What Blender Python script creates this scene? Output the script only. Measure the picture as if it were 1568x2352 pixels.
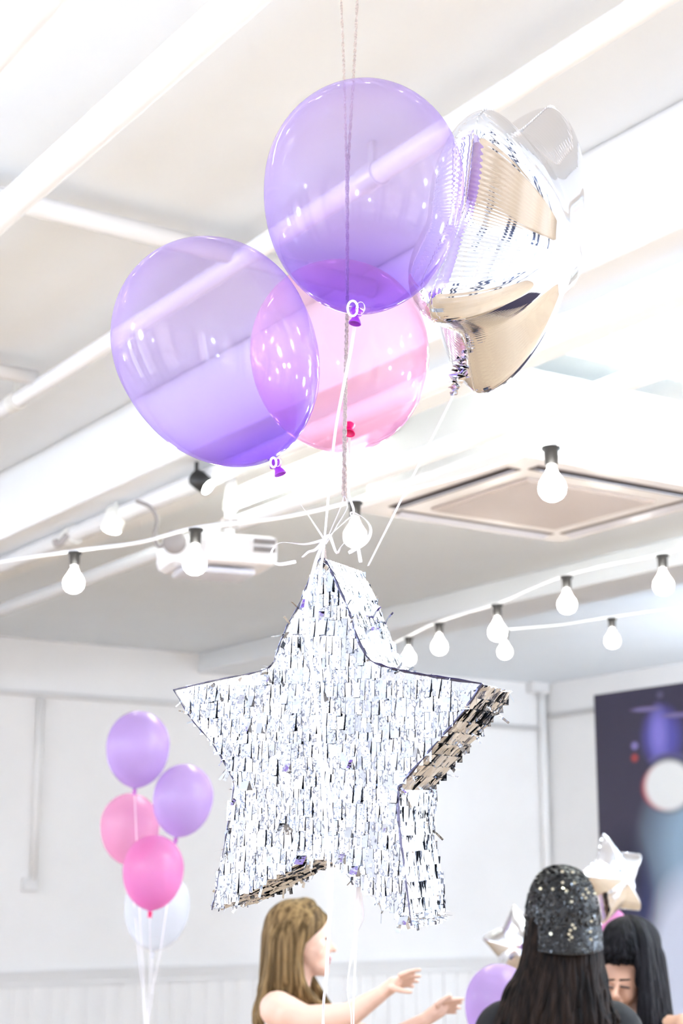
import bpy, bmesh, math, random
from mathutils import Vector, Matrix, Quaternion
from mathutils.noise import noise as pnoise
random.seed(7)
for o in list(bpy.data.objects): bpy.data.objects.remove(o)
SC = bpy.context.scene; COL = SC.collection
R = math.radians
PI = math.pi

# ------------------------------------------------------------------ camera
CAMZ = 1.55; PITCH = R(13.07); HEAD = R(33.5); F = 3700.0
cd = bpy.data.cameras.new('camera'); cam = bpy.data.objects.new('camera', cd); COL.objects.link(cam)
cam.location = (0, 0, CAMZ); cam.rotation_euler = (PI/2+PITCH, 0, -HEAD)
cd.sensor_fit = 'HORIZONTAL'; cd.sensor_width = 14.9; cd.lens = 14.9*F/1568
cd.dof.use_dof = True; cd.dof.focus_distance = 2.24; cd.dof.aperture_fstop = 4.0
cd.clip_start = .05; cd.clip_end = 100
SC.camera = cam
# ------------------------------------------------------------------ world, daylight, exposure
W = bpy.data.worlds.new('world'); SC.world = W; W.use_nodes = True
bgn = W.node_tree.nodes['Background']; bgn.inputs[0].default_value = (.77, .895, 1.09, 1); bgn.inputs[1].default_value = 1.7
SC.view_settings.view_transform = 'Standard'; SC.view_settings.look = 'None'
SC.view_settings.gamma = 1; SC.view_settings.exposure = 2.60
SC.view_settings.use_curve_mapping = False
GLOBE = 22.0
XL, XR, YB, YF, ZC = -3.2, 10.1, -3.4, 10.5, 3.45        # room shell
RIGHT_WIN = [(-2.4, -1.0), (1.1, 2.5), (3.4, 4.8), (5.7, 7.1)]   # on wall_left (along Y)
REAR_WIN = [(-2.6, -.4), (.3, 2.5), (3.2, 5.4), (6.1, 8.3)]      # on wall_rear (along X)
WZ0, WZ1 = .75, 3.0
def portal(name, loc, rot, sx, sy):
    l = bpy.data.lights.new(name, 'AREA'); l.shape = 'RECTANGLE'; l.size = sx; l.size_y = sy
    l.cycles.is_portal = True
    o = bpy.data.objects.new(name, l); COL.objects.link(o); o.location = loc; o.rotation_euler = rot
for a, b in RIGHT_WIN: portal('daylight_portal', (XL-.02, (a+b)/2, (WZ0+WZ1)/2), (0, -PI/2, 0), WZ1-WZ0, b-a)
for a, b in REAR_WIN: portal('daylight_portal', ((a+b)/2, YB-.02, (WZ0+WZ1)/2), (PI/2, 0, 0), b-a, WZ1-WZ0)

# ------------------------------------------------------------------ coordinates
FW = Vector((math.sin(HEAD), math.cos(HEAD), 0)); RT = Vector((math.cos(HEAD), -math.sin(HEAD), 0)); UP = Vector((0, 0, 1))
CAM = Vector((0, 0, CAMZ))
def Dr(px, py):
    a = (px-784)/F; b = -(py-1176)/F
    return RT*a + FW*(math.cos(PITCH)-b*math.sin(PITCH)) + UP*(math.sin(PITCH)+b*math.cos(PITCH))
def Q(px, py, hd):                      # point of the room seen at a pixel, hd metres ahead of the camera
    d = Dr(px, py); return CAM + d*(hd/d.dot(FW))
def onX(px, py, X): d = Dr(px, py); return CAM + d*(X/d.x)
def onY(px, py, Y): d = Dr(px, py); return CAM + d*(Y/d.y)
def onZ(px, py, Z): d = Dr(px, py); return CAM + d*((Z-CAMZ)/d.z)
def hdof(p): return (Vector(p)-CAM).dot(FW)
def mpp(hd): return hd/F

# ------------------------------------------------------------------ materials
def mat(name): 
    m = bpy.data.materials.new(name); m.use_nodes = True; return m, m.node_tree.nodes, m.node_tree.links, m.node_tree.nodes['Principled BSDF']
def simple(name, col, rough=.5, metal=0, bump=0, bscale=40, emit=0, var=0, spec=.5, vscale=3):
    m, N, L, P = mat(name)
    P.inputs['Base Color'].default_value = (*col, 1); P.inputs['Roughness'].default_value = rough; P.inputs['Metallic'].default_value = metal
    P.inputs['Specular IOR Level'].default_value = spec
    if emit: P.inputs['Emission Color'].default_value = (*col, 1); P.inputs['Emission Strength'].default_value = emit
    tc = N.new('ShaderNodeTexCoord')
    if bump:
        n = N.new('ShaderNodeTexNoise'); n.inputs['Scale'].default_value = bscale; n.inputs['Detail'].default_value = 4
        b = N.new('ShaderNodeBump'); b.inputs['Strength'].default_value = bump; b.inputs['Distance'].default_value = .01
        L.new(tc.outputs['Object'], n.inputs['Vector']); L.new(n.outputs['Fac'], b.inputs['Height']); L.new(b.outputs[0], P.inputs['Normal'])
    if var:
        n = N.new('ShaderNodeTexNoise'); n.inputs['Scale'].default_value = vscale; n.inputs['Detail'].default_value = 3
        r = N.new('ShaderNodeValToRGB')
        r.color_ramp.elements[0].position = .35; r.color_ramp.elements[1].position = .65
        r.color_ramp.elements[0].color = (*[c*(1-var) for c in col], 1); r.color_ramp.elements[1].color = (*[min(1, c*(1+var*.5)) for c in col], 1)
        L.new(tc.outputs['Object'], n.inputs['Vector']); L.new(n.outputs['Fac'], r.inputs[0]); L.new(r.outputs[0], P.inputs['Base Color'])
    return m
M = {}
M['wall'] = simple('wall_paint', (.90, .87, .845), .65, bump=.08, bscale=60, var=.012)
M['ceiling'] = simple('ceiling_paint', (.86, .90, .94), .7, bump=.06, bscale=30, var=.01)
M['beam'] = simple('beam_paint', (.875, .895, .92), .6, bump=.05, bscale=40, var=.01)
M['trim'] = simple('trim_paint', (.80, .775, .755), .4, var=.01)
M['pipe'] = simple('pipe_enamel', (.91, .905, .91), .25, var=.01)
M['bracket'] = simple('bracket_metal', (.80, .79, .76), .35, metal=.2, var=.05)
M['acwhite'] = simple('appliance_plastic', (.82, .79, .78), .35, var=.01)
M['acdark'] = simple('vent_shadow_plastic', (.16, .13, .12), .6, var=.1)
M['acgrille'] = simple('intake_grille_plastic', (.56, .49, .45), .5, var=.03)
M['acflap'] = simple('louver_plastic', (.60, .60, .65), .3, var=.02)
M['black'] = simple('black_plastic', (.02, .02, .02), .4, var=.2)
M['cable'] = simple('white_cable', (.84, .83, .84), .45, var=.02)
M['greycable'] = simple('grey_cable', (.30, .27, .26), .5, var=.05)
M['bulb'] = simple('lit_bulb_glass', (1, .97, .92), .2, emit=9.0)
M['bulbneck'] = simple('bulb_neck', (.85, .84, .83), .2, metal=.3)
M['tube'] = simple('lit_fluorescent_tube', (.93, 1, .93), .3, emit=19)
M['fixture'] = simple('fixture_enamel', (.85, .85, .80), .35, var=.01)
M['twine'] = simple('cotton_twine', (.66, .56, .50), .9, bump=.5, bscale=500, var=.25, vscale=400)
M['ribbon'] = simple('satin_ribbon', (.86, .83, .88), .25, spec=.7, var=.03)
M['skin'] = simple('fair_skin', (.76, .50, .39), .5, bump=.03, bscale=200, var=.05, vscale=8)
M['skin2'] = simple('warm_skin', (.56, .32, .22), .5, bump=.03, bscale=200, var=.08, vscale=8)
M['lips'] = simple('lips', (.55, .2, .2), .35); M['eye'] = simple('dark_lash', (.05, .03, .03), .4)
M['eyewhite'] = simple('eye_white', (.8, .78, .75), .2)
M['shoe'] = simple('shoe_canvas', (.25, .22, .25), .8, var=.1)
M['denim'] = simple('denim', (.10, .14, .25), .8, bump=.2, bscale=300, var=.2)
M['blacktee'] = simple('black_jersey', (.006, .006, .008), .85, bump=.1, bscale=200, var=.2)
M['capfabric'] = simple('black_cap_fabric', (.012, .012, .012), .45, bump=.2, bscale=200, var=.2)
M['cardboard'] = simple('silver_card', (.60, .62, .67), .18, metal=1, bump=.35, bscale=30)
M['frame'] = simple('window_frame_paint', (.8, .8, .8), .4, var=.02)
M['glassbulb'] = M['bulb']

def hairmat(name, dark, light, s=60):
    m, N, L, P = mat(name)
    tc = N.new('ShaderNodeTexCoord'); mp = N.new('ShaderNodeMapping'); mp.inputs['Scale'].default_value = (1, 1, .06)
    n = N.new('ShaderNodeTexNoise'); n.inputs['Scale'].default_value = s; n.inputs['Detail'].default_value = 3
    r = N.new('ShaderNodeValToRGB'); r.color_ramp.elements[0].position = .38; r.color_ramp.elements[1].position = .64
    r.color_ramp.elements[0].color = (*dark, 1); r.color_ramp.elements[1].color = (*light, 1)
    L.new(tc.outputs['Object'], mp.inputs[0]); L.new(mp.outputs[0], n.inputs['Vector']); L.new(n.outputs['Fac'], r.inputs[0]); L.new(r.outputs[0], P.inputs['Base Color'])
    P.inputs['Roughness'].default_value = .5; P.inputs['Specular IOR Level'].default_value = .08
    return m
M['hairbrown'] = hairmat('long_brown_hair', (.075, .045, .018), (.27, .175, .08))
M['hairblack'] = hairmat('long_black_hair', (.004, .003, .003), (.022, .014, .011))
M['hairblue'] = hairmat('straight_black_hair', (.003, .003, .004), (.012, .011, .014))

# wood floor
m, N, L, P = mat('oak_plank_floor'); tc = N.new('ShaderNodeTexCoord')
br = N.new('ShaderNodeTexBrick'); br.inputs['Scale'].default_value = 1; br.inputs['Brick Width'].default_value = 1.8; br.inputs['Row Height'].default_value = .12
br.inputs['Mortar Size'].default_value = .002; br.inputs['Color1'].default_value = (.45, .32, .20, 1); br.inputs['Color2'].default_value = (.39, .27, .17, 1); br.inputs['Mortar'].default_value = (.18, .1, .05, 1)
L.new(tc.outputs['Object'], br.inputs['Vector']); L.new(br.outputs['Color'], P.inputs['Base Color']); P.inputs['Roughness'].default_value = .45
M['floor'] = m

# mirror foil, with fine crinkle
def foil(name, col, rough, b, s):
    m, N, L, P = mat(name); P.inputs['Base Color'].default_value = (*col, 1); P.inputs['Metallic'].default_value = 1; P.inputs['Roughness'].default_value = rough
    tc = N.new('ShaderNodeTexCoord'); n = N.new('ShaderNodeTexNoise'); n.inputs['Scale'].default_value = s; n.inputs['Detail'].default_value = 2
    bp = N.new('ShaderNodeBump'); bp.inputs['Strength'].default_value = b; bp.inputs['Distance'].default_value = .01
    L.new(tc.outputs['Object'], n.inputs['Vector']); L.new(n.outputs['Fac'], bp.inputs['Height']); L.new(bp.outputs[0], P.inputs['Normal'])
    return m
M['foil'] = foil('mirror_foil', (.78, .78, .80), .03, .04, 12)
M['tinsel'] = foil('silver_tinsel', (.64, .67, .73), .10, .25, 60)
M['foilfar'] = foil('mirror_foil_small', (.72, .72, .74), .08, .3, 18)

# latex: a thin tinted film, thicker-coloured at grazing angles and towards its neck
def latex(name, tint, body, dens, neck, rough=.08, rim=.55):
    m, N, L, P = mat(name); N.remove(P); out = N['Material Output']
    lw = N.new('ShaderNodeLayerWeight'); lw.inputs['Blend'].default_value = .5
    pw = N.new('ShaderNodeMath'); pw.operation = 'POWER'; pw.inputs[1].default_value = 2.6; L.new(lw.outputs['Facing'], pw.inputs[0])
    tc = N.new('ShaderNodeTexCoord'); sp = N.new('ShaderNodeSeparateXYZ'); L.new(tc.outputs['Object'], sp.inputs[0])
    ng = N.new('ShaderNodeMath'); ng.operation = 'MULTIPLY_ADD'; ng.inputs[1].default_value = -1/.17; ng.inputs[2].default_value = -.02/.17; ng.use_clamp = True; L.new(sp.outputs['Z'], ng.inputs[0])
    sq = N.new('ShaderNodeMath'); sq.operation = 'MULTIPLY'; L.new(ng.outputs[0], sq.inputs[0]); L.new(ng.outputs[0], sq.inputs[1])
    p2 = N.new('ShaderNodeMath'); p2.operation = 'MULTIPLY'; L.new(sq.outputs[0], p2.inputs[0]); p2.inputs[1].default_value = 1.15
    a = N.new('ShaderNodeMath'); a.operation = 'MULTIPLY_ADD'; a.inputs[1].default_value = rim; a.inputs[2].default_value = dens; L.new(pw.outputs[0], a.inputs[0])
    c = N.new('ShaderNodeMath'); c.operation = 'MULTIPLY_ADD'; c.inputs[1].default_value = 0; tf = N.new('ShaderNodeMath'); tf.operation = 'MULTIPLY_ADD'; tf.inputs[1].default_value = neck; L.new(p2.outputs[0], tf.inputs[0]); L.new(a.outputs[0], tf.inputs[2]); tf.use_clamp = True; L.new(p2.outputs[0], c.inputs[0]); L.new(a.outputs[0], c.inputs[2]); c.use_clamp = True
    tr = N.new('ShaderNodeBsdfTransparent')
    mixc = N.new('ShaderNodeMix'); mixc.data_type = 'RGBA'; mixc.inputs['A'].default_value = (*tint, 1); mixc.inputs['B'].default_value = (*[b**1.25 for b in body], 1)
    L.new(tf.outputs[0], mixc.inputs['Factor']); L.new(mixc.outputs['Result'], tr.inputs['Color'])
    df = N.new('ShaderNodeBsdfDiffuse'); df.inputs['Color'].default_value = (*body, 1)
    tl = N.new('ShaderNodeBsdfTranslucent'); tl.inputs['Color'].default_value = (*body, 1)
    m1 = N.new('ShaderNodeMixShader'); m1.inputs[0].default_value = .5; L.new(df.outputs[0], m1.inputs[1]); L.new(tl.outputs[0], m1.inputs[2])
    m2 = N.new('ShaderNodeMixShader'); L.new(c.outputs[0], m2.inputs[0]); L.new(tr.outputs[0], m2.inputs[1]); L.new(m1.outputs[0], m2.inputs[2])
    p5 = N.new('ShaderNodeMath'); p5.operation = 'POWER'; p5.inputs[1].default_value = 5; L.new(lw.outputs['Facing'], p5.inputs[0])
    fr = N.new('ShaderNodeMath'); fr.operation = 'MULTIPLY_ADD'; fr.inputs[1].default_value = .6; fr.inputs[2].default_value = .03; L.new(p5.outputs[0], fr.inputs[0])
    gl = N.new('ShaderNodeBsdfGlossy'); gl.inputs['Roughness'].default_value = rough
    m3 = N.new('ShaderNodeMixShader'); L.new(fr.outputs[0], m3.inputs[0]); L.new(m2.outputs[0], m3.inputs[1]); L.new(gl.outputs[0], m3.inputs[2])
    L.new(m3.outputs[0], out.inputs['Surface']); return m
M['purple'] = latex('clear_purple_latex', (.955, .938, .975), (.56, .37, .94), .11, .92, rim=.26)
M['pink'] = latex('clear_pink_latex', (.985, .93, .965), (.98, .50, .78), .11, .35, rim=.34)
M['purple2'] = latex('pearl_purple_latex', (.86, .78, .93), (.66, .50, .83), .40, .35, .25, .4)
M['pink2'] = latex('pearl_pink_latex', (.95, .78, .88), (.91, .50, .72), .40, .35, .25, .4)
M['hotpink'] = latex('pearl_hot_pink_latex', (.94, .68, .86), (.90, .40, .71), .40, .5, .25, .4)
M['white2'] = latex('pearl_white_latex', (.95, .96, .98), (.84, .87, .93), .45, .3, .25, .4)
M['knotpurple'] = simple('purple_knot_latex', (.32, .03, .62), .3, var=.1)
M['knotpink'] = simple('pink_knot_latex', (.80, .0, .14), .3, var=.1)
M['knotlilac'] = simple('lilac_knot_latex', (.5, .12, .5), .35, var=.1)
M['knotwhite'] = simple('white_knot_latex', (.6, .6, .65), .35, var=.05)

# ------------------------------------------------------------------ mesh helpers
def link(name, bm, m=None, parent=None, smooth=False, bevel=0):
    me = bpy.data.meshes.new(name); bm.normal_update(); bm.to_mesh(me); bm.free()
    if smooth:
        for p in me.polygons: p.use_smooth = True
    o = bpy.data.objects.new(name, me); COL.objects.link(o)
    if m: me.materials.append(m)
    if bevel:
        b = o.modifiers.new('bevel', 'BEVEL'); b.width = bevel; b.segments = 2; b.limit_method = 'ANGLE'
    if parent:
        o.parent = parent; o.matrix_parent_inverse = parent.matrix_world.inverted()
        o.matrix_parent_inverse = Matrix.Translation(-parent.location) if parent.rotation_euler.to_quaternion().angle < 1e-6 and parent.parent is None else o.matrix_parent_inverse
    return o
def thing(name, label, cat, loc, group=None):
    o = bpy.data.objects.new(name, None); COL.objects.link(o); o.location = loc; o.empty_display_size = .05
    o['label'] = label; o['category'] = cat
    if group: o['group'] = group
    bpy.context.view_layer.update()
    return o
def tag(o, label, cat, group=None):
    o['label'] = label; o['category'] = cat
    if group: o['group'] = group
    return o
def struct(o, label=None, cat='structure'):
    o['kind'] = 'structure'
    if label: o['label'] = label
    return o
def box(bm, a, b):
    x0, y0, z0 = [min(p, q) for p, q in zip(a, b)]; x1, y1, z1 = [max(p, q) for p, q in zip(a, b)]
    v = [bm.verts.new(p) for p in [(x0,y0,z0),(x1,y0,z0),(x1,y1,z0),(x0,y1,z0),(x0,y0,z1),(x1,y0,z1),(x1,y1,z1),(x0,y1,z1)]]
    for f in [(0,3,2,1),(4,5,6,7),(0,1,5,4),(1,2,6,5),(2,3,7,6),(3,0,4,7)]: bm.faces.new([v[i] for i in f])
def obox(bm, c, ax, ay, az):             # oriented box from centre and half-axis vectors
    c = Vector(c); v = [bm.verts.new(c+ax*i+ay*j+az*k) for k in (-1, 1) for i, j in ((-1,-1),(1,-1),(1,1),(-1,1))]
    for f in [(0,3,2,1),(4,5,6,7),(0,1,5,4),(1,2,6,5),(2,3,7,6),(3,0,4,7)]: bm.faces.new([v[i] for i in f])
def tube(bm, pts, r, n=12, cap=True):
    pts = [Vector(p) for p in pts]; rs = r if isinstance(r, (list, tuple)) else [r]*len(pts)
    rings = []; t0 = (pts[1]-pts[0]).normalized(); u = t0.orthogonal().normalized()
    for i, p in enumerate(pts):
        t = (pts[min(i+1, len(pts)-1)]-pts[max(i-1, 0)]).normalized()
        u = (u-t*u.dot(t)).normalized(); w = t.cross(u)
        rings.append([bm.verts.new(p+(u*math.cos(2*PI*k/n)+w*math.sin(2*PI*k/n))*rs[i]) for k in range(n)])
    for a, b in zip(rings, rings[1:]):
        for k in range(n): bm.faces.new((a[k], a[(k+1) % n], b[(k+1) % n], b[k]))
    if cap: bm.faces.new(rings[0][::-1]); bm.faces.new(rings[-1])
def lathe(bm, prof, c=(0,0,0), axis=Vector((0,0,1)), n=32):       # prof: (radius, height)
    q = Vector((0,0,1)).rotation_difference(axis); c = Vector(c); rings = []
    for r, h in prof:
        if r < 1e-6: rings.append([bm.verts.new(c+q @ Vector((0,0,h)))])
        else: rings.append([bm.verts.new(c+q @ Vector((r*math.cos(2*PI*k/n), r*math.sin(2*PI*k/n), h))) for k in range(n)])
    for a, b in zip(rings, rings[1:]):
        for k in range(n):
            k2 = (k+1) % n
            if len(a) == 1 and len(b) == 1: continue
            if len(a) == 1: bm.faces.new((a[0], b[k], b[k2]))
            elif len(b) == 1: bm.faces.new((a[k], a[k2], b[0]))
            else: bm.faces.new((a[k], a[k2], b[k2], b[k]))
def ell(bm, c, r, rot=None, n=20):
    mt = Matrix.Translation(Vector(c)) @ (rot.to_matrix().to_4x4() if rot else Matrix()) @ Matrix.Diagonal((*r, 1))
    bmesh.ops.create_uvsphere(bm, u_segments=n, v_segments=max(8, n//2), radius=1, matrix=mt)
def cap(bm, p, q, r0, r1, n=14):
    p = Vector(p); q = Vector(q); d = (q-p); k = max(2, int(d.length/.03)); pts = []; rs = []
    dn = d.normalized()
    for a in (75, 45, 20): pts.append(p-dn*r0*math.sin(R(a))); rs.append(r0*math.cos(R(a)))
    for i in range(k+1): pts.append(p+d*i/k); rs.append(r0+(r1-r0)*i/k)
    for a in (20, 45, 75): pts.append(q+dn*r1*math.sin(R(a))); rs.append(r1*math.cos(R(a)))
    tube(bm, pts, rs, n)
def catmull(P, n=8):
    P = [Vector(p) for p in P]; P = [P[0]*2-P[1]]+P+[P[-1]*2-P[-2]]; out = []
    for i in range(1, len(P)-2):
        a, b, c, d = P[i-1:i+3]
        for k in range(n):
            t = k/n; out.append(.5*((2*b)+(c-a)*t+(2*a-5*b+4*c-d)*t*t+(3*b-a-3*c+d)*t**3))
    out.append(P[-2]); return out
def ribbon_bm(pts, w, twist0=0, twist1=0, n=10):      # flat band with a little thickness
    bm = bmesh.new(); C = catmull(pts, n); prev = None; m = len(C); th = .0003
    for i, p in enumerate(C):
        t = (C[min(i+1, m-1)]-C[max(i-1, 0)]).normalized()
        s = t.cross(FW)
        if s.length < .05: s = t.cross(RT)
        s.normalize(); nn = t.cross(s); a = twist0+(twist1-twist0)*i/(m-1)
        s2 = s*math.cos(a)+nn*math.sin(a); n2 = t.cross(s2)
        ww = w*(1 if 0 < i < m-1 else .7)
        vs = [bm.verts.new(p+s2*ww/2*x+n2*th*y) for x, y in ((-1,-1),(1,-1),(1,1),(-1,1))]
        if prev:
            for k in range(4): bm.faces.new((prev[k], prev[(k+1)%4], vs[(k+1)%4], vs[k]))
        else: bm.faces.new(vs[::-1])
        prev = vs
    bm.faces.new(prev); return bm

# ------------------------------------------------------------------ room shell
bm = bmesh.new(); box(bm, (XL-.2, YB-.2, -.15), (XR+.2, YF+2.2, 0)); struct(link('floor', bm, M['floor']))
bm = bmesh.new(); box(bm, (XL-.2, YB-.2, ZC), (XR+.2, YF+2.2, ZC+.15)); struct(link('ceiling', bm, M['ceiling']))
p0 = onZ(0, 1462, ZC); YW = p0.y                         # far wall where its top meets the ceiling
wp = onY(1262, 2035, YW); XC = wp.x                      # far right corner
bm = bmesh.new(); box(bm, (XL-.2, YW, 0), (XC+.2, YW+.2, ZC)); struct(link('wall_back', bm, M['wall']))
bm = bmesh.new(); box(bm, (XC, YB-.2, 0), (XC+.2, YW, ZC)); struct(link('wall_right', bm, M['wall']))
def window_wall(name, wins, along, fixed, lo, hi, th):
    bm = bmesh.new()
    def b(a0, a1, z0, z1):
        if along == 'y': box(bm, (fixed-th, a0, z0), (fixed, a1, z1))
        else: box(bm, (a0, fixed-th, z0), (a1, fixed, z1))
    b(lo, hi, 0, WZ0); b(lo, hi, WZ1, ZC); e = lo
    for a, c in wins: b(e, a, WZ0, WZ1); e = c
    b(e, hi, WZ0, WZ1)
    return struct(link(name, bm, M['wall']))
window_wall('wall_left', RIGHT_WIN, 'y', XL, YB, YW, .2)
window_wall('wall_rear', REAR_WIN, 'x', YB, XL-.2, XC+.2, .2)
wi = 1
for wins, ax in ((RIGHT_WIN, 'y'), (REAR_WIN, 'x')):
    for a, c in wins:
        bm = bmesh.new(); t = .05
        def b(a0, a1, z0, z1):
            if ax == 'y': box(bm, (XL-.12, a0, z0), (XL-.05, a1, z1))
            else: box(bm, (a0, YB-.12, z0), (a1, YB-.05, z1))
        b(a, c, WZ0, WZ0+t); b(a, c, WZ1-t, WZ1); b(a, a+t, WZ0+t, WZ1-t); b(c-t, c, WZ0+t, WZ1-t); b((a+c)/2-.02, (a+c)/2+.02, WZ0+t, WZ1-t); b(a+t, (a+c)/2-.02, 2.3, 2.34); b((a+c)/2+.02, c-t, 2.3, 2.34)
        struct(link('window_%d' % wi, bm, M['frame'])); wi += 1

# beams that run to the far wall
X1, ZB = 2.72, 1.55+1.57
bm = bmesh.new(); box(bm, (X1, YB, ZB), (X1+.42, YW, ZC)); struct(link('trim_1', bm, M['beam'], bevel=.01), 'white concrete ceiling beam running to the far wall')
X2 = 1.74/.271
bm = bmesh.new(); box(bm, (X2, YB, 1.55+1.74), (X2+.42, YW, ZC)); struct(link('trim_2', bm, M['beam'], bevel=.01))
# chair rail and beadboard on the far wall
rz = onY(0, 2235, YW).z; rz2 = onY(1100, 2200, YW).z; RZ = (rz+rz2)/2
bm = bmesh.new(); box(bm, (XL, YW-.035, RZ-.05), (XC, YW, RZ)); box(bm, (XL, YW-.05, RZ-.012), (XC, YW-.035, RZ+.012)); box(bm, (XL, YW-.022, RZ-.12), (XC, YW, RZ-.05))
struct(link('trim_3', bm, M['trim'], bevel=.004))
bm = bmesh.new(); sp = 43*11.5/3700*1.12; x = XL+.02
box(bm, (XL, YW-.006, .1), (XC, YW, RZ-.12))
while x < XC-.05:
    box(bm, (x, YW-.02, .1), (x+sp*.66, YW-.006, RZ-.12)); x += sp
struct(link('trim_4', bm, M['wall'], bevel=.004))
bm = bmesh.new(); box(bm, (XL, YW-.03, 0), (XC, YW, .1)); struct(link('baseboard_back', bm, M['trim']))
bm = bmesh.new(); box(bm, (XC-.035, YB, RZ-.05), (XC, YW-.05, RZ)); struct(link('trim_5', bm, M['trim']))

# conduits on far and right walls
def conduit(name, pts, r, label, m=None, group=None):
    bm = bmesh.new(); tube(bm, pts, r, 12); return tag(link(name, bm, m or M['cable'], smooth=True), label, 'pipe', group)
cz = (onY(0, 1587, YW).z+onY(400, 1619, YW).z)/2
conduit('conduit', [(XL, YW-.03, cz), (XC-.05, YW-.03, cz)], .022, 'long grey conduit running along the far wall above the small balloons', M['trim'])
cz2 = onX(1368, 1632, XC).z
conduit('conduit', [(XC-.03, YW-.1, cz2), (XC-.03, 3, cz2)], .022, 'short grey conduit on the right wall reaching behind the dark backdrop', M['trim'])
c = onY(1240, 1700, YW)
conduit('conduit', [(c.x, YW-.04, .95), (c.x, YW-.04, onY(1240, 1590, YW).z)], .04, 'pale upright conduit under the junction box by the far corner', M['wall'])
bm = bmesh.new(); a = onY(1208, 1592, YW); b = onY(1268, 1548, YW); box(bm, (a.x, YW-.11, a.z), (min(b.x, XC-.02), YW, b.z)); 
tag(link('junction_box', bm, M['trim'], bevel=.008), 'pale square junction box high on the wall at the far corner', 'electrical box')
c = onY(82, 1800, YW); sb = onY(62, 2035, YW)
conduit('conduit', [(c.x, YW-.03, cz-.03), (c.x, YW-.03, sb.z+.03)], .026, 'faint upright conduit left of the small balloons dropping to a socket box', M['wall'])
bm = bmesh.new(); box(bm, (sb.x-.05, YW-.05, sb.z-.04), (c.x+.04, YW, sb.z+.06)); tag(link('socket_box', bm, M['trim'], bevel=.01), 'small pale socket box at the foot of the conduit on the left', 'electrical box')

# ceiling pipes along the beams
def pipe(px, py, H, r, label, y0=YB+.05, y1=None, joints=()):
    z = CAMZ+H; p = onZ(px, py, z); X = p.x; y1 = y1 or YW-.02
    t = thing('ceiling_pipe', label, 'pipe', (X, y0, z))
    bm = bmesh.new(); tube(bm, [(X, y0, z), (X, y1, z)], r, 24); link('pipe_run', bm, M['pipe'], t, True)
    for jy in joints:
        bm = bmesh.new(); tube(bm, [(X, jy-.035, z), (X, jy+.035, z)], r*1.18, 24); box(bm, (X-.006, jy-.01, z+r), (X+.006, jy+.01, ZC)); link('hanger', bm, M['bracket'], t)
    return X, z
pipe(60, 48, 1.74, .036, 'thick white pipe crossing the top left corner of the ceiling')
XA, ZA = pipe(300, 226, 1.72, .040, 'white ceiling pipe running diagonally, lowest and nearest of the pipes', joints=(4.0,))
XB, ZBp = pipe(150, 850, 1.80, .030, 'white ceiling pipe passing behind the tall purple balloon', joints=(3.2, 5.6))
pipe(1420, 697, 1.52, .036, 'white pipe under the beam right of the foil star balloon', joints=(6.5,))
pipe(660, 1160, 1.50, .033, 'white pipe behind the balloon strings above the projector')
def xpipe(px, py, H, r, label, x0, x1):
    z = CAMZ+H; Y = onZ(px, py, z).y
    t = thing('cross_pipe', label, 'pipe', (x0, Y, z))
    bm = bmesh.new(); tube(bm, [(x0, Y, z), (x1, Y, z)], r, 20); link('pipe_run', bm, M['pipe'], t, True)
    bm = bmesh.new(); tube(bm, [(XA-.14, Y, z), (XA-.08, Y, z)], r*1.35, 20); tube(bm, [(XA-.11, Y, z-r*1.9), (XA-.11, Y, z+r*1.5)], .02, 12); link('coupling', bm, M['bracket'], t)
xpipe(240, 513, 1.82, .030, 'white cross pipe meeting the ceiling left of the left purple balloon', XL, X1-.02)
xpipe(30, 858, 1.83, .028, 'further white cross pipe at the left edge of the ceiling', XL, 2.2)

# fluorescent battens
def batten(X, y0, y1, z, label):
    t = thing('fluorescent_lamp', label, 'ceiling lamp', (X, (y0+y1)/2, z), 'fluorescent lamps in the bay behind the beam')
    bm = bmesh.new(); box(bm, (X-.022, y0, z+.035), (X+.022, y1, z+.08)); box(bm, (X-.03, y0, z-.02), (X+.03, y0+.02, z+.03)); box(bm, (X-.03, y1-.02, z-.02), (X+.03, y1, z+.03))
    box(bm, (X-.006, y0+.15, z+.08), (X+.006, y0+.17, ZC)); box(bm, (X-.006, y1-.17, z+.08), (X+.006, y1-.15, ZC)); link('fixture_body', bm, M['fixture'], t)
    bm = bmesh.new(); tube(bm, [(X, y0+.021, z), (X, y1-.021, z)], .018, 12); link('lamp_tube', bm, M['tube'], t, True)
batten(3.57, 2.4, 3.78, 3.30, 'lit fluorescent lamp right of the foil star balloon, at the picture edge')
batten(3.66, 5.3, 6.5, 3.30, 'lit fluorescent lamp seen below the left purple balloon')
batten(4.25, 2.9, 4.05, 3.32, 'lit fluorescent lamp just above the air conditioner, at the picture edge')
M['globe'] = simple('fill_globe_glow', (.71, .88, 1.09), .3, emit=GLOBE); M['globefar'] = simple('bright_fill_globe_glow', (.79, .90, 1.04), .3, emit=GLOBE*1.65)
def fill_pendant(x, y, far=False, z=2.45):  # globes added out of view as fill light for ceiling and far walls
    t = thing('fill_globe_lamp', 'added white globe fill lamp hanging from the ceiling outside the picture', 'fill lamp', (x, y, z), 'added globe fill lamps')
    bm = bmesh.new(); ell(bm, (x, y, z), (.14, .14, .14), n=24); link('globe', bm, M['globefar' if far else 'globe'], t, True)
    bm = bmesh.new(); tube(bm, [(x, y, z+.13), (x, y, ZC)], .006, 8); lathe(bm, [(0, -.03), (.05, -.03), (.05, 0), (0, 0)], (x, y, ZC), UP, 20); link('cord', bm, M['cable'], t)
for x, y in ((-2, -2), (-2, 5), (4.4, -1.8), (4.4, 1.2), (8, -1.5)): fill_pendant(x, y)
for x, y in ((-2.4, 8.8), (8, 2), (8.8, 4.6)): fill_pendant(x, y, True)
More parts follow.
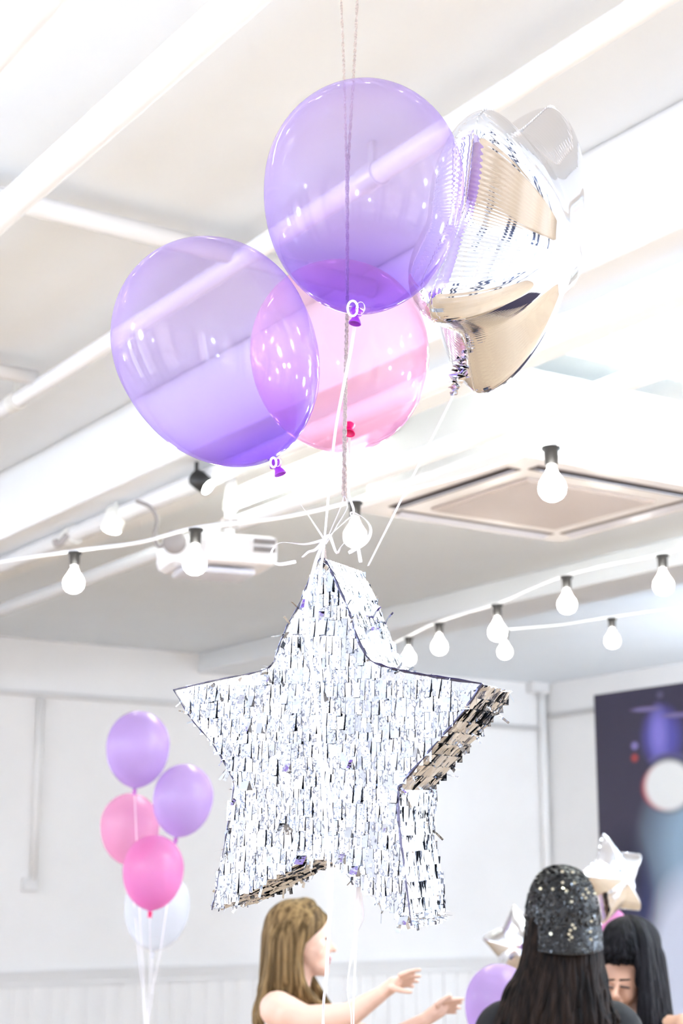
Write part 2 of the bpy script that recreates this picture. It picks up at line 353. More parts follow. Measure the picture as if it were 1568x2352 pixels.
fill_pendant(8.9, 6.6, False, 2.2); fill_pendant(-1.8, 3.2, False); fill_pendant(5.4, 2.0, False, 3.15)
# slim rails across the bay at the upper right
for (px, py) in ((1440, 800), (1350, 810)):
    z = ZC-.12; Y = onZ(px, py, z).y
    bm = bmesh.new(); tube(bm, [(X1+.42, Y, z), (X2, Y, z)], .022, 12)
    tag(link('ceiling_conduit', bm, M['bracket'], smooth=True), 'thin pale conduit crossing the bay above the air conditioner, %s of two' % ('nearer' if py == 800 else 'farther'), 'pipe')

# ------------------------------------------------------------------ air conditioner cassette
AH = CAMZ+1.42
T_ = onZ(1190, 1040, AH); L_ = onZ(822, 1180, AH)
ax0, ay0 = T_.x-.0, T_.y; ay1 = L_.y; ax1 = onZ(1240, 1262, AH).x
S = (ay1-ay0+ax1-ax0)/2
print('AC', ax0, ay0, ay1, ax1, L_.x)
t = thing('air_conditioner', 'big square white cassette air conditioner hanging below the ceiling on the right', 'air conditioner', ((ax0+ax1)/2, (ay0+ay1)/2, AH))
bm = bmesh.new(); ins = .06
box(bm, (ax0+ins, ay0+ins, AH+.045), (ax1-ins, ay1-ins, AH+.34)); link('housing', bm, M['acwhite'], t, bevel=.01)
def rrect(x0, y0, x1, y1, r, n=6):
    out = []
    for cx, cy, a0 in ((x1-r, y1-r, 0), (x0+r, y1-r, 90), (x0+r, y0+r, 180), (x1-r, y0+r, 270)):
        for k in range(n+1): a = R(a0+90*k/n); out.append((cx+r*math.cos(a), cy+r*math.sin(a)))
    return out
bm = bmesh.new(); out = rrect(ax0, ay0, ax1, ay1, .06)
rings = []
for (g, z) in ((0, AH+.045), (0, AH+.02), (.02, AH), ):
    rings.append([bm.verts.new((x+(g if x < (ax0+ax1)/2 else -g), y+(g if y < (ay0+ay1)/2 else -g), z)) for x, y in out])
for a, b in zip(rings, rings[1:]):
    for k in range(len(a)): bm.faces.new((a[k], b[k], b[(k+1) % len(a)], a[(k+1) % len(a)]))
bm.faces.new(rings[0]); bm.faces.new(rings[-1][::-1]); link('panel', bm, M['acwhite'], t)
g = .22*S
bm = bmesh.new(); box(bm, (ax0+g, ay0+g, AH-.012), (ax1-g, ay1-g, AH-.0005))
gr = link('intake_grille', bm, M['acgrille'], t, bevel=.004)
bm = bmesh.new(); n = 26
for i in range(n):
    y = ay0+g+.02+(ay1-ay0-2*g-.04)*i/(n-1); box(bm, (ax0+g+.02, y-.004, AH-.016), (ax1-g-.02, y+.004, AH-.0125))
link('grille_slats', bm, M['acgrille'], gr)
for side in range(4):
    e = .11*S; w = .028*S; l0 = .17
    if side == 0: a = (ax0+e-w, ay0+l0*S*.9, 0); b = (ax0+e+w, ay1-l0*S*.9, 0)
    if side == 1: a = (ax1-e-w, ay0+l0*S*.9, 0); b = (ax1-e+w, ay1-l0*S*.9, 0)
    if side == 2: a = (ax0+l0*S*.9, ay0+e-w, 0); b = (ax1-l0*S*.9, ay0+e+w, 0)
    if side == 3: a = (ax0+l0*S*.9, ay1-e-w, 0); b = (ax1-l0*S*.9, ay1-e+w, 0)
    bm = bmesh.new(); box(bm, (a[0], a[1], AH-.003), (b[0], b[1], AH+.0)); sl = link('air_outlet', bm, M['acdark'], t)
    bm = bmesh.new(); cx, cy = (a[0]+b[0])/2, (a[1]+b[1])/2
    if side < 2: obox(bm, (cx+(.006 if side else -.006), cy, AH-.010), Vector((w*.55, 0, -.006 if side else .006)), Vector((0, (b[1]-a[1])/2*.97, 0)), Vector((0, 0, .0015)))
    else: obox(bm, (cx, cy+(.006 if side == 3 else -.006), AH-.010), Vector(((b[0]-a[0])/2*.97, 0, 0)), Vector((0, w*.55, -.006 if side == 3 else .006)), Vector((0, 0, .0015)))
    link('louver', bm, M['acflap'], sl)
for x, y in ((ax0+.09, ay0+.2), (ax0+.09, ay1-.2), (ax1-.09, ay0+.2), (ax1-.09, ay1-.2)):
    bm = bmesh.new(); tube(bm, [(x, y, AH+.341), (x, y, ZC)], .008, 8); link('hanger_rod', bm, M['bracket'], t)
# white duct and beyond-beam cabinets of the bay
a = onZ(1070, 905, 3.3); 
bm = bmesh.new(); tube(bm, catmull([(ax0+.05, ay1-.25, AH+.28), (ax0-.10, ay1-.2, AH+.33), (ax0-.16, ay1-.0, AH+.40), (ax0-.16, ay1+.5, AH+.41)]), .022, 12)
tag(link('refrigerant_pipe', bm, M['pipe'], smooth=True), 'curved white insulated pipe at the back of the air conditioner', 'pipe')

# ------------------------------------------------------------------ projector
HP = 6.0
def PQ(px, py): return Q(px, py, HP)
top = PQ(527, 1150)
pc = PQ(500, 1278)
t = thing('projector', 'white ceiling projector with a dark vent grille hanging from a pole', 'projector', (pc.x, pc.y, pc.z))
ux = (RT*math.cos(R(20))+FW*math.sin(R(20))).normalized(); uy = UP.cross(ux); mp_ = mpp(HP)
bm = bmesh.new(); obox(bm, PQ(535, 1274)+FW*.0, ux*82*mp_*1.05, uy*.13, UP*.055); body = link('housing', bm, M['acwhite'], t, bevel=.02)
bm = bmesh.new(); obox(bm, PQ(413, 1278)+FW*.0, ux*42*mp_, uy*.125, UP*.055); link('lens_housing', bm, M['cable'], t, bevel=.035)
bm = bmesh.new(); lathe(bm, [(0, 0), (.04, 0), (.045, .03), (.035, .05), (0, .045)], PQ(410, 1262)-uy*.0+FW*-.12, (-FW-UP*.1).normalized(), 24); link('lens', bm, M['greycable'], t, True)
bm = bmesh.new()
fc = PQ(584, 1268)-uy*.132
for rr in range(2):
    for k in range(7): obox(bm, fc+ux*(k-3)*.0125+UP*(.014-rr*.03)-uy*.0+Vector((0,0,0)), ux*.0045, uy*.003, UP*.010)
link('vent_grille', bm, M['acdark'], t)
bm = bmesh.new(); obox(bm, PQ(490, 1318), ux*.14, uy*.09, UP*.012); link('base_plate', bm, M['acflap'], t, bevel=.01)
bm = bmesh.new(); tube(bm, [PQ(527, 1240), (PQ(527, 1240).x, PQ(527, 1240).y, ZB+.0)], .020, 16); lathe(bm, [(0, -.02), (.06, -.02), (.06, 0), (0, 0)], (PQ(527,1240).x, PQ(527,1240).y, ZB), UP, 20); link('mounting_pole', bm, M['cable'], t, True)
bm = bmesh.new(); obox(bm, PQ(527, 1205), ux*.03, uy*.02, UP*.022); link('pole_joint', bm, M['greycable'], t)
bm = bmesh.new(); tube(bm, catmull([PQ(312, 1150), PQ(345, 1165), PQ(361, 1195), PQ(354, 1235), PQ(366, 1256), PQ(382, 1248)]), .008, 8)
tag(link('hanging_cable', bm, M['greycable'], smooth=True), 'grey curved cable dropping from the beam to the projector', 'cable')
bm = bmesh.new(); tube(bm, catmull([PQ(378, 1247), PQ(395, 1268), PQ(420, 1272), PQ(440, 1262)]), .008, 8); tube(bm, catmull([PQ(378, 1245), PQ(400, 1237), PQ(440, 1242), PQ(470, 1250)]), .007, 8)
tag(link('power_cable', bm, M['greycable'], smooth=True), 'dark looped cable in front of the projector lens', 'cable')
bm = bmesh.new(); tube(bm, catmull([Q(126, 1240, 5.6), Q(130, 1250, 5.6), Q(140, 1246, 5.6), Q(155, 1228, 5.6)]), .012, 8)
tag(link('ceiling_hook', bm, M['greycable'], smooth=True), 'small dark hook on the beam above the leftmost bulb', 'hook')
# spotlights
def spot(px, py, hd, m, r, h, label, tilt):
    c = onZ(px, py, 3.04); k_ = hdof(c)/hd; r *= k_; h *= k_; d = (RT*math.sin(tilt)-UP*math.cos(tilt)-FW*.3).normalized()
    t = thing('spotlight', label, 'spotlight', c)
    bm = bmesh.new(); lathe(bm, [(0, -h), (r*.8, -h), (r, -h*.8), (r, h*.9), (r*.86, h*.9), (r*.86, h*.7), (0, h*.7)], c, d, 24); link('lamp_head', bm, m, t, True)
    bm = bmesh.new(); lathe(bm, [(0, h*.70), (r*.84, h*.70), (r*.84, h*.88), (0, h*.95)], c, d, 24); link('lamp_lens', bm, M['tube'], t)
    bm = bmesh.new(); q0 = c-d*h*.7; tube(bm, [q0, (q0.x, q0.y, ZB if X1 < q0.x < X1+.42 else ZC)], .008, 8); link('stem', bm, m, t)
spot(262, 1195, 5.2, M['fixture'], .035, .04, 'small white spotlight on the beam left of the projector', R(-12))
spot(463, 1107, 5.0, M['black'], .03, .035, 'small black spotlight lit below the left purple balloon', R(50))

# ------------------------------------------------------------------ string lights
def bulb(px, ytop, ybot, hd, label, tilt=0):
    h = (ybot-ytop)*mpp(hd); top = Q(px, ytop, hd)
    t = thing('string_light_bulb', label, 'light bulb', top, 'lit pear bulbs on the string lights')
    s = h/.105; ax = (UP+RT*tilt).normalized()
    bm = bmesh.new(); lathe(bm, [(0, 0), (.0175, 0), (.018, -.005), (.0135, -.008), (.0125, -.034), (.0, -.034)], top, ax, 20)
    for v in bm.verts: v.co = top+(v.co-top)*s
    so = link('socket', bm, M['black'], t, True)
    bm = bmesh.new(); lathe(bm, [(0, -.034), (.0095, -.034), (.010, -.044), (.0, -.0441)], top, ax, 20)
    for v in bm.verts: v.co = top+(v.co-top)*s
    link('screw_neck', bm, M['bulbneck'], t, True)
    bm = bmesh.new(); pr = [(0, -.0445), (.0105, -.0445), (.0125, -.050), (.019, -.060), (.0245, -.069), (.0265, -.079), (.0245, -.090), (.018, -.099), (.009, -.1038), (0, -.105)]
    lathe(bm, pr, top, ax, 24)
    for v in bm.verts: v.co = top+(v.co-top)*s
    link('glass_bulb', bm, M['bulb'], t, True)
B = [(172,1268,1366,4.3,'lit bulb hanging leftmost, on the string in front of the far beam'),
 (449,1215,1325,4.0,'lit bulb hanging in front of the projector'),
 (815,1154,1262,3.9,'lit bulb behind the ribbon loop above the silver star'),
 (1265,1027,1160,3.5,'large lit bulb in front of the air conditioner, nearest of all bulbs'),
 (1520,1275,1370,5.2,'lit bulb at the right picture edge above the dark backdrop'),
 (1300,1324,1412,5.5,'lit bulb second from the right on the long string below the air conditioner'),
 (1141,1389,1474,5.9,'lit bulb directly above and left of a smaller bulb of the other string'),
 (1008,1431,1505,6.4,'lit bulb just right of the star piñata peak, fully clear of it'),
 (938,1464,1528,6.9,'lit bulb half hidden at the right edge of the star piñata peak'),
 (1158,1449,1514,7.2,'smaller lit bulb low beside a larger one, on the farther string'),
 (1404,1420,1490,6.8,'lit bulb on the farther string, above the dark backdrop corner')]
for a in B: bulb(*a)
def wire(pts, r, label):
    bm = bmesh.new(); tube(bm, catmull(pts, 8), r*.8, 8); tag(link('light_string', bm, M['cable'], smooth=True), label, 'cable', None)
def T3(b, dy=-3): return Q(b[0], b[1]+dy, b[3])
wire([Q(-60, 1300, 4.6), T3(B[0]), Q(320, 1246, 4.15), T3(B[1]), Q(640, 1190, 3.95), T3(B[2]), Q(1050, 1098, 3.7), T3(B[3]), Q(1440, 985, 3.3), Q(1640, 920, 3.1)], .0058, 'near white string of lights crossing the whole picture above the star')
wire([Q(880, 1490, 7.3), T3(B[8]), T3(B[7]), T3(B[6]), T3(B[5]), T3(B[4]), Q(1660, 1225, 4.9)], .0045, 'white string of lights below the air conditioner, rising to the right edge')
wire([Q(1128, 1452, 7.3), T3(B[9]), Q(1280, 1436, 7.0), T3(B[10]), Q(1640, 1385, 6.3)], .0028, 'farthest thin string of lights, nearly level, above the dark backdrop')

# ------------------------------------------------------------------ latex balloons
def balloon(label, c, Rr, axis, mlat, mknot, group=None, up=1.087, down=1.38, knot=True, name='balloon', scale_knot=.8):
    """c: centre of the widest ring, axis: unit vector pointing from the neck to the crown"""
    axis = Vector(axis).normalized(); q = Vector((0,0,1)).rotation_difference(axis)
    t = thing(name, label, 'balloon', c, group)
    s = Rr/.137
    prof = []
    for i in range(25): a = PI/2*i/24; prof.append((.137*math.sin(a), .137*up*math.cos(a)))
    prof[0] = (0, .137*up)
    for i in range(1, 40):
        u = i/40; r = .137*math.sqrt(1-u**2.05)*(1-.10*u**5)
        prof.append((r, -.137*down*u))
    zb = -.137*down
    k = .0065/s*scale_knot
    prof = [p for p in prof if not (p[1] < -.12 and p[0] < k*1.6)]
    prof += [(k*1.5, zb-.001), (k, zb-.006)]
    bm = bmesh.new(); lathe(bm, prof, n=72)
    o = bpy.data.objects.new('latex_envelope', None)
    for f in bm.faces: f.smooth = True
    me = bpy.data.meshes.new('latex_envelope'); bmesh.ops.recalc_face_normals(bm, faces=bm.faces); bm.to_mesh(me); bm.free(); me.materials.append(mlat)
    o = bpy.data.objects.new('latex_envelope', me); COL.objects.link(o); o.parent = t; o.scale = (s, s, s); o.rotation_mode = 'QUATERNION'; o.rotation_quaternion = q
    if knot:
        bm = bmesh.new()
        lathe(bm, [(k*.9, zb-.004), (k*1.2, zb-.008), (k*1.7, zb-.011), (k*1.7, zb-.016), (k*1.1, zb-.018), (k*.9, zb-.021), (k*1.3, zb-.024), (k*1.7, zb-.028), (k*1.8, zb-.030), (k*1.5, zb-.030), (k*.8, zb-.024), (0, zb-.022)], n=24)
        for v in bm.verts:
            v.co.x += .0012*math.sin(v.co.z*900); v.co.y *= 1-.25*(v.co.z < zb-.022)
        me = bpy.data.meshes.new('knot')
        for f in bm.faces: f.smooth = True
        bm.to_mesh(me); bm.free(); me.materials.append(mknot)
        ko = bpy.data.objects.new('knot', me); COL.objects.link(ko); ko.parent = t; ko.scale = (s, s, s); ko.rotation_mode = 'QUATERNION'; ko.rotation_quaternion = q
    return Vector(c)+axis*((zb-.014)*s)
def axis_img(dx, dy, fwd=0): return (RT*dx+UP*dy+FW*fwd).normalized()
H1, H2, H3, H4 = 2.15, 2.15, 2.50, 2.42
k1 = balloon('tall clear purple balloon at the top centre with curled ribbon on its knot', Q(836, 428, H1), 231*mpp(H1)*1.07, axis_img(.06, 1, .20), M['purple'], M['knotpurple'], 'clear purple balloons above the star')
k2 = balloon('clear purple balloon at the left, tilted, tied lower right', Q(487, 785, H2), 233*mpp(H2)*1.03, axis_img(-.50, 1, .12), M['purple'], M['knotpurple'], 'clear purple balloons above the star')
k3 = balloon('clear pink balloon behind the two purple ones with its red knot facing out', Q(779, 806, H3), 209*mpp(H3)*1.03, axis_img(-.09, 1, .80), M['pink'], M['knotpink'])

# ------------------------------------------------------------------ foil star balloon
def star_outline(n, q, rnd=.06, ph=0):
    """radius of a 5 pointed outline for n directions, softened"""
    rs = []
    for i in range(n):
        th = 2*PI*i/n; a = (th % (2*PI/5)); a = min(a, 2*PI/5-a)      # 0 at tip, pi/5 at notch
        p1 = Vector((1, 0)); p2 = Vector((q*math.cos(PI/5), q*math.sin(PI/5)))
        d = Vector((math.cos(a), math.sin(a))); e = p2-p1
        rs.append((p1.x*e.y-p1.y*e.x)/(d.x*e.y-d.y*e.x))
    k = max(1, int(rnd*n/10)); out = []
    for i in range(n): out.append(sum(rs[(i+j) % n] for j in range(-k, k+1))/(2*k+1))
    mx = max(out); return [x/mx for x in out]
def foil_star(name, label, c, rot, Rt, T, q=.60, NA=900, NR=40, m=None, wr=1.0, rnd=.07, group=None, pw=1.75, PL=23):
    t = thing(name, label, 'balloon', c, group)
    rs = star_outline(NA, q, rnd)
    bm = bmesh.new()
    def ring(side, j):
        rho = math.sin(PI/2*j/NR); vs = []
        for i in range(NA):
            th = 2*PI*i/NA; r = rs[i]*Rt*rho
            a = (th % (2*PI/5)); tipness = abs(a-PI/5)/(PI/5)                 # 1 at tips, 0 at notches
            h = T*max(0, 1-rho**pw)**.62
            edge = rho**16; mid = rho**7*(1-rho**30)
            pl = math.sin(i*2*PI/NA*PL*5+3*pnoise(Vector((math.cos(th)*3, math.sin(th)*3, side*5))))
            pl2 = pnoise(Vector((math.cos(th)*9, math.sin(th)*9, rho*2+side*7)))
            h *= 1+wr*edge*(.07*pl*(1-tipness*.5)+.12*pl2)+wr*mid*.008*pl
            h *= 1-.04*wr*math.exp(-((a-PI/5)/.14)**2)*rho**3                  # crease running in from each notch
            h += wr*.0035*pnoise(Vector((math.cos(th)*rho*1.8+9, math.sin(th)*rho*1.8, side*3)))*(1-rho**8)
            if j == NR: h = 0
            # tips stand at 90 deg for index 0 
            vs.append(bm.verts.new((math.sin(th)*r, side*h, math.cos(th)*r)))
        return vs
    eq = ring(1, NR)
    flange = []
    for side in (1, -1):
        prev = eq
        for j in range(NR-1, 0, -1):
            cur = ring(side, j)
            for i in range(NA):
                i2 = (i+1) % NA
                bm.faces.new((prev[i], prev[i2], cur[i2], cur[i]) if side > 0 else (prev[i], cur[i], cur[i2], prev[i2]))
            prev = cur
        cv = bm.verts.new((0, side*T, 0))
        for i in range(NA):
            i2 = (i+1) % NA; bm.faces.new((prev[i], prev[i2], cv) if side > 0 else (prev[i], cv, prev[i2]))
    bmesh.ops.recalc_face_normals(bm, faces=bm.faces)
    for v in bm.verts: v.co = rot @ v.co+Vector(c)
    link('foil_envelope', bm, m or M['foil'], t, True)
    # sealed seam band round the outline
    bm = bmesh.new(); f = .0035*Rt/.25; r0 = []; r1 = []; 
    for s_, rr in ((1, 0), (1, 1), (-1, 1), (-1, 0)):
        r0.append([bm.verts.new(rot @ Vector((math.sin(2*PI*i/NA)*(rs[i]*Rt+rr*f), s_*.0004+.0005*math.sin(i*.9)*rr, math.cos(2*PI*i/NA)*(rs[i]*Rt+rr*f)))+Vector(c)) for i in range(NA)])
    for a, b in ((0,1),(1,2),(2,3),(3,0)):
        for i in range(NA): i2 = (i+1) % NA; bm.faces.new((r0[a][i], r0[a][i2], r0[b][i2], r0[b][i]))
    link('seam', bm, m or M['foil'], t)
    return t
rv = Vector((-2.952, 2.518, -2.905)); qf = Quaternion(rv.normalized(), rv.length)
basis = Matrix((RT, FW, UP)).transposed()            # columns: right, forward, up
# fitted local frame: tip k at angle 90+72k with (cos, 0, sin); my outline uses (sin, ., cos) i.e. mirrored in x
Rm = basis @ qf.to_matrix() @ Matrix(((-1,0,0),(0,-1,0),(0,0,1)))
cf = Q(1151.4, 556, 2.42)
fs = foil_star('foil_star_balloon', 'large silver foil star balloon at the right, seen edge-on, mirroring the room', cf, Rm, .251, .122, q=.60, rnd=.26, NA=1500, wr=.6, PL=40)
# crinkled filling tail
bm = bmesh.new(); tp = [Q(1066, 808, 2.46), Q(1060, 830, 2.45), Q(1058, 855, 2.44), Q(1047, 880, 2.44), Q(1041, 908, 2.44)]
C = catmull(tp, 6); 
for sgn in (0, 1):
    prev = None
    for i, p in enumerate(C):
        w = (.006+.011*math.sin(PI*min(1, i/len(C)*1.1)))*(.8+.4*random.random()); a = sgn*1.4+i*.55
        s = RT*math.cos(a)+FW*math.sin(a); s.z += random.uniform(-.3, .3)
        vs = [bm.verts.new(p-s*w), bm.verts.new(p+s*w*random.uniform(.7, 1.1))]
        if prev: bm.faces.new((prev[0], prev[1], vs[1])); bm.faces.new((prev[0], vs[1], vs[0]))
        prev = vs
o = link('filling_tail', bm, M['foil'], fs); so = o.modifiers.new('s', 'SOLIDIFY'); so.thickness = .0005

# ------------------------------------------------------------------ star piñata
HS = 2.22
outline = [(742,1278),(762,1312),(800,1400),(822,1465),(848,1512),(885,1532),(960,1548),(1108,1570),(1060,1640),(985,1728),(928,1795),(915,1815),(918,1900),(930,2000),(945,2125),(880,2085),(815,2028),(775,1995),(745,1968),(700,1978),(640,2010),(560,2055),(487,2090),(500,2030),(520,1920),(537,1812),(530,1780),(490,1710),(440,1650),(399,1585),(500,1562),(600,1541),(630,1520),(655,1450),(690,1380),(722,1305)]
c0 = Q(770, 1750, HS); DEP = .125
bdir = (Q(858, 1756, HS+DEP)-c0).normalized(); back = bdir*((Q(858, 1756, HS+DEP)-c0).length)
def onPlane(px, py, c, n): d = Dr(px, py); return CAM+d*((c-CAM).dot(n)/d.dot(n))
FR = [onPlane(x, y, c0, bdir) for x, y in outline]
e1 = (RT-bdir*RT.dot(bdir)).normalized(); e2 = (UP-bdir*UP.dot(bdir)); e2 = (e2-e1*e2.dot(e1)).normalized(); nf = -bdir
st = thing('star_pinata', 'large silver tinsel star piñata hanging in the middle below the balloons', 'piñata', c0)
ins_ = .002
bm = bmesh.new(); cen = sum(FR, Vector())/len(FR)
fv = [bm.verts.new(p+(cen-p)*.012) for p in FR]; bv = [bm.verts.new(p+back+(cen-p)*.03) for p in FR]
nn = len(fv)
from mathutils.geometry import tessellate_polygon
tess = tessellate_polygon([[Vector(((v.co-c0).dot(e1), (v.co-c0).dot(e2), 0)) for v in fv]])
for a_, b_, c_ in tess: bm.faces.new((fv[a_], fv[b_], fv[c_])); bm.faces.new((bv[a_], bv[c_], bv[b_]))
for i in range(nn): bm.faces.new((fv[(i+1) % nn], fv[i], bv[i], bv[(i+1) % nn]))
bmesh.ops.recalc_face_normals(bm, faces=bm.faces)
link('card_body', bm, M['cardboard'], st)
def inpoly(x, y, P):
    c = False; j = len(P)-1
    for i in range(len(P)):
        if (P[i][1] > y) != (P[j][1] > y) and x < (P[j][0]-P[i][0])*(y-P[i][1])/(P[j][1]-P[i][1])+P[i][0]: c = not c
        j = i
    return c
rnd = random.Random(3)
def strip(bm, o, right, down, n, w, l, lift, yaw=0, curl=0, base=.0012):
    """one hanging tinsel strip: 3 cross rows, flared off the face"""
    right = (right*math.cos(yaw)+n*math.sin(yaw)); rows = []
    for k, (d, h) in enumerate(((0, base), (.5, base+lift*.55), (1, base+lift+curl))):
        cc = o+down*l*d+n*h; ww = w*(1 if k < 2 else .96)
        rows.append((bm.verts.new(cc-right*ww/2), bm.verts.new(cc+right*ww/2)))
    for a, b in zip(rows, rows[1:]): bm.faces.new((a[0], b[0], b[1], a[1]))
def fringe_front(P3, e1, e2, n, o0):
    P2 = [((p-o0).dot(e1), (p-o0).dot(e2)) for p in P3]
    bm = bmesh.new(); ys = [p[1] for p in P2]; xs = [p[0] for p in P2]; y = max(ys)-.004; row = 0
    while y > min(ys):
        x = min(xs)+rnd.uniform(0, .004); wob = rnd.uniform(-.0015, .0015); rl = rnd.uniform(.024, .031)
        tiltrow = rnd.uniform(-.02, .02); curlrow = rnd.random() < .12
        while x < max(xs):
            w = rnd.choice((.005, .007, .009, .011, .014)); yy = y+wob+.002*math.sin(x*30+row)
            if inpoly(x+w/2, yy-.003, P2) and inpoly(x+w/2, yy-.012, P2):
                ln = rl*rnd.uniform(.82, 1.08)
                while not inpoly(x+w/2, yy-ln+.004, P2) and ln > .014: ln *= .85
                lift = abs(rnd.gauss(.0013, .0012)); yaw = rnd.gauss(0, .10); curl = 0
                if rnd.random() < .05: curl = rnd.uniform(.004, .012); yaw *= 3
                dn = (-e2+e1*rnd.gauss(0, .05)).normalized()
                strip(bm, o0+e1*(x+w/2)+e2*yy, e1, dn, n, w*.93, ln, lift, yaw, curl)
            x += w
        y -= rnd.uniform(.0185, .0225); row += 1
    return bm
bm = fringe_front(FR, e1, e2, nf, c0); link('front_fringe', bm, M['tinsel'], st)
bm = fringe_front([p+back for p in FR], -e1, e2, -nf, c0+back); link('back_fringe', bm, M['tinsel'], st)
# side fringes: one part per side face between a tip and an inner corner
ic = [0, 5, 7, 11, 14, 18, 22, 25, 29, 32, 36]
for a, b in zip(ic, ic[1:]):
    ch = [FR[i % nn] for i in range(a, b+1)]
    if ch[0].z < ch[-1].z: ch = ch[::-1]; flip = -1
    else: flip = 1
    # resample the chain
    L_ = [0]
    for p, q in zip(ch, ch[1:]): L_.append(L_[-1]+(q-p).length)
    def at(s):
        s = max(0, min(L_[-1]-1e-6, s))
        for i in range(len(ch)-1):
            if s <= L_[i+1]: k = (s-L_[i])/(L_[i+1]-L_[i]); return ch[i].lerp(ch[i+1], k), (ch[i+1]-ch[i]).normalized()
    bm = bmesh.new(); s = .003; bl = back.length
    under = False
    while s < L_[-1]-.008:
        p, tdir = at(s); n = (bdir.cross(tdir)*flip).normalized()
        if (p+n*.02-cen).length < (p-n*.02-cen).length and False: n = -n
        d = .002; rl = rnd.uniform(.024, .032)
        down_face = n.z < -.25
        messy = 1.0 if n.z < .25 else 2.6
        if down_face: messy = .45
        while d < bl-.002:
            w = rnd.choice((.004, .006, .008, .009))
            g = rnd.gauss(0, .05*messy); dn = (tdir+bdir*g)
            if not down_face: dn = dn+Vector((0, 0, -.15*messy))
            dn = (dn-n*dn.dot(n)).normalized()
            lift = abs(rnd.gauss(.0020, .0018*messy)); curl = rnd.uniform(.004, .014) if rnd.random() < .07*messy else 0
            ln = min(rl*rnd.uniform(.8, 1.1), L_[-1]-s+.006)
            strip(bm, p+bdir*(d+w/2)-tdir*.001, bdir, dn, n, w*.92, ln, lift, rnd.gauss(0, .13*messy), curl, .001)
            d += w
        s += rnd.uniform(.017, .022)
    link('side_fringe', bm, M['tinsel'], st)
M['edgefoil'] = foil('foil_fold_dark_reflection', (.10, .10, .16), .25, .2, 60)  # folded foil edges, with their dark reflections put into the base colour
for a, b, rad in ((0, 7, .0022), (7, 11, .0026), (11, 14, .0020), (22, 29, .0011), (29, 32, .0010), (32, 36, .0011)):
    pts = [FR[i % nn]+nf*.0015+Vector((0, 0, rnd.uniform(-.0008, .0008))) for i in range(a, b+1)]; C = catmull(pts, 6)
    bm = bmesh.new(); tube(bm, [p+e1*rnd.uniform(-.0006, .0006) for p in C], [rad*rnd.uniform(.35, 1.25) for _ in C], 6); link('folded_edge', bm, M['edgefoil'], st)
# loose strips at the edges
bm = bmesh.new()
for i in range(190):
    k = rnd.randrange(nn); p = FR[k].lerp(FR[(k+1) % nn], rnd.random()); f = rnd.choice((0, 0, 1)); p = p+back*(f if rnd.random() < .7 else rnd.random())
    o_ = (p-cen-bdir*(p-cen).dot(bdir)).normalized()
    dn = (o_*rnd.uniform(.2, 1)+Vector((0, 0, -rnd.uniform(0, 1)))+Vector((rnd.gauss(0, .3), rnd.gauss(0, .3), 0))).normalized()
    rt = dn.cross(Vector((rnd.gauss(0, 1), rnd.gauss(0, 1), rnd.gauss(0, 1)))).normalized()
    strip(bm, p-o_*.006, rt, dn, rt.cross(dn), rnd.uniform(.002, .006), rnd.uniform(.010, .024), rnd.uniform(0, .006), 0, rnd.uniform(-.003, .006), 0)
o = link('loose_tinsel', bm, M['tinsel'], st); o['kind'] = 'stuff'
# hanging loop on top
tipc = FR[0]
bm = bmesh.new(); tube(bm, catmull([tipc+Vector((0,0,-.01)), Q(744, 1262, HS-.01), Q(742, 1247, HS), Q(746, 1262, HS+.01), tipc+Vector((0,0,-.012))+bdir*.01]), .0012, 8); link('hanging_loop', bm, M['twine'], st, True)

# ------------------------------------------------------------------ ribbons and twine
HK = HS-.02
KN = Q(745, 1240, HK)
def ribbon(label, pts, w=.0042, t0=0, t1=0, group='thin white balloon ribbons'):
    return tag(link('balloon_ribbon', ribbon_bm(pts, w, t0, t1), M['ribbon'], smooth=False), label, 'ribbon', group)
ribbon('white ribbon falling from the tall purple balloon to the star top', [k1, Q(806, 800, 2.14), Q(790, 880, 2.14), Q(770, 990, 2.16), Q(755, 1130, 2.18), KN], .0050, .2, 1.0)
ribbon('white ribbon from the left purple balloon down to the star top', [k2, Q(645, 1085, 2.15), Q(675, 1135, 2.16), Q(712, 1190, 2.18), KN], .0042, .3, 2.5)
ribbon('white ribbon hanging from the pink balloon knot behind the twine', [k3, Q(803, 1080, 2.44), Q(800, 1130, 2.4), Q(812, 1175, 2.35), Q(795, 1195, 2.3), KN], .0042, .2, 1.2)
ribbon('white ribbon slanting down from the foil star balloon tail', [tp[-1], Q(1010, 970, 2.42), Q(960, 1070, 2.38), Q(910, 1170, 2.33), Q(870, 1250, 2.30), Q(845, 1300, 2.28)], .0036, .3, .9)
ribbon('white ribbon loop curling right above the star peak', [Q(800, 1270, HK+.0), Q(840, 1245, HK-.01), Q(851, 1215, HK-.02), Q(835, 1190, HK-.02), Q(806, 1178, HK-.01), Q(815, 1215, HK), Q(823, 1262, HK), Q(828, 1292, HK)], .0055, 0, 3.0)
ribbon('pale ribbon loop curling left above the star peak', [KN, Q(700, 1250, HK-.01), Q(648, 1246, HK-.02), Q(626, 1262, HK-.02), Q(624, 1284, HK-.015), Q(640, 1296, HK), Q(680, 1290, HK+.01)], .0055, .5, 3.3)
ribbon('short pale ribbon end beside the knot above the star', [KN, Q(725, 1262, HK-.01), Q(708, 1268, HK-.015), Q(694, 1280, HK-.02)], .0050, .2, 1.0)
ribbon('small curled ribbon end right of the knot above the star', [KN, Q(757, 1232, HK-.005), Q(772, 1268, HK-.01), Q(783, 1256, HK-.02), Q(800, 1234, HK-.02)], .0050, .2, 1.9)
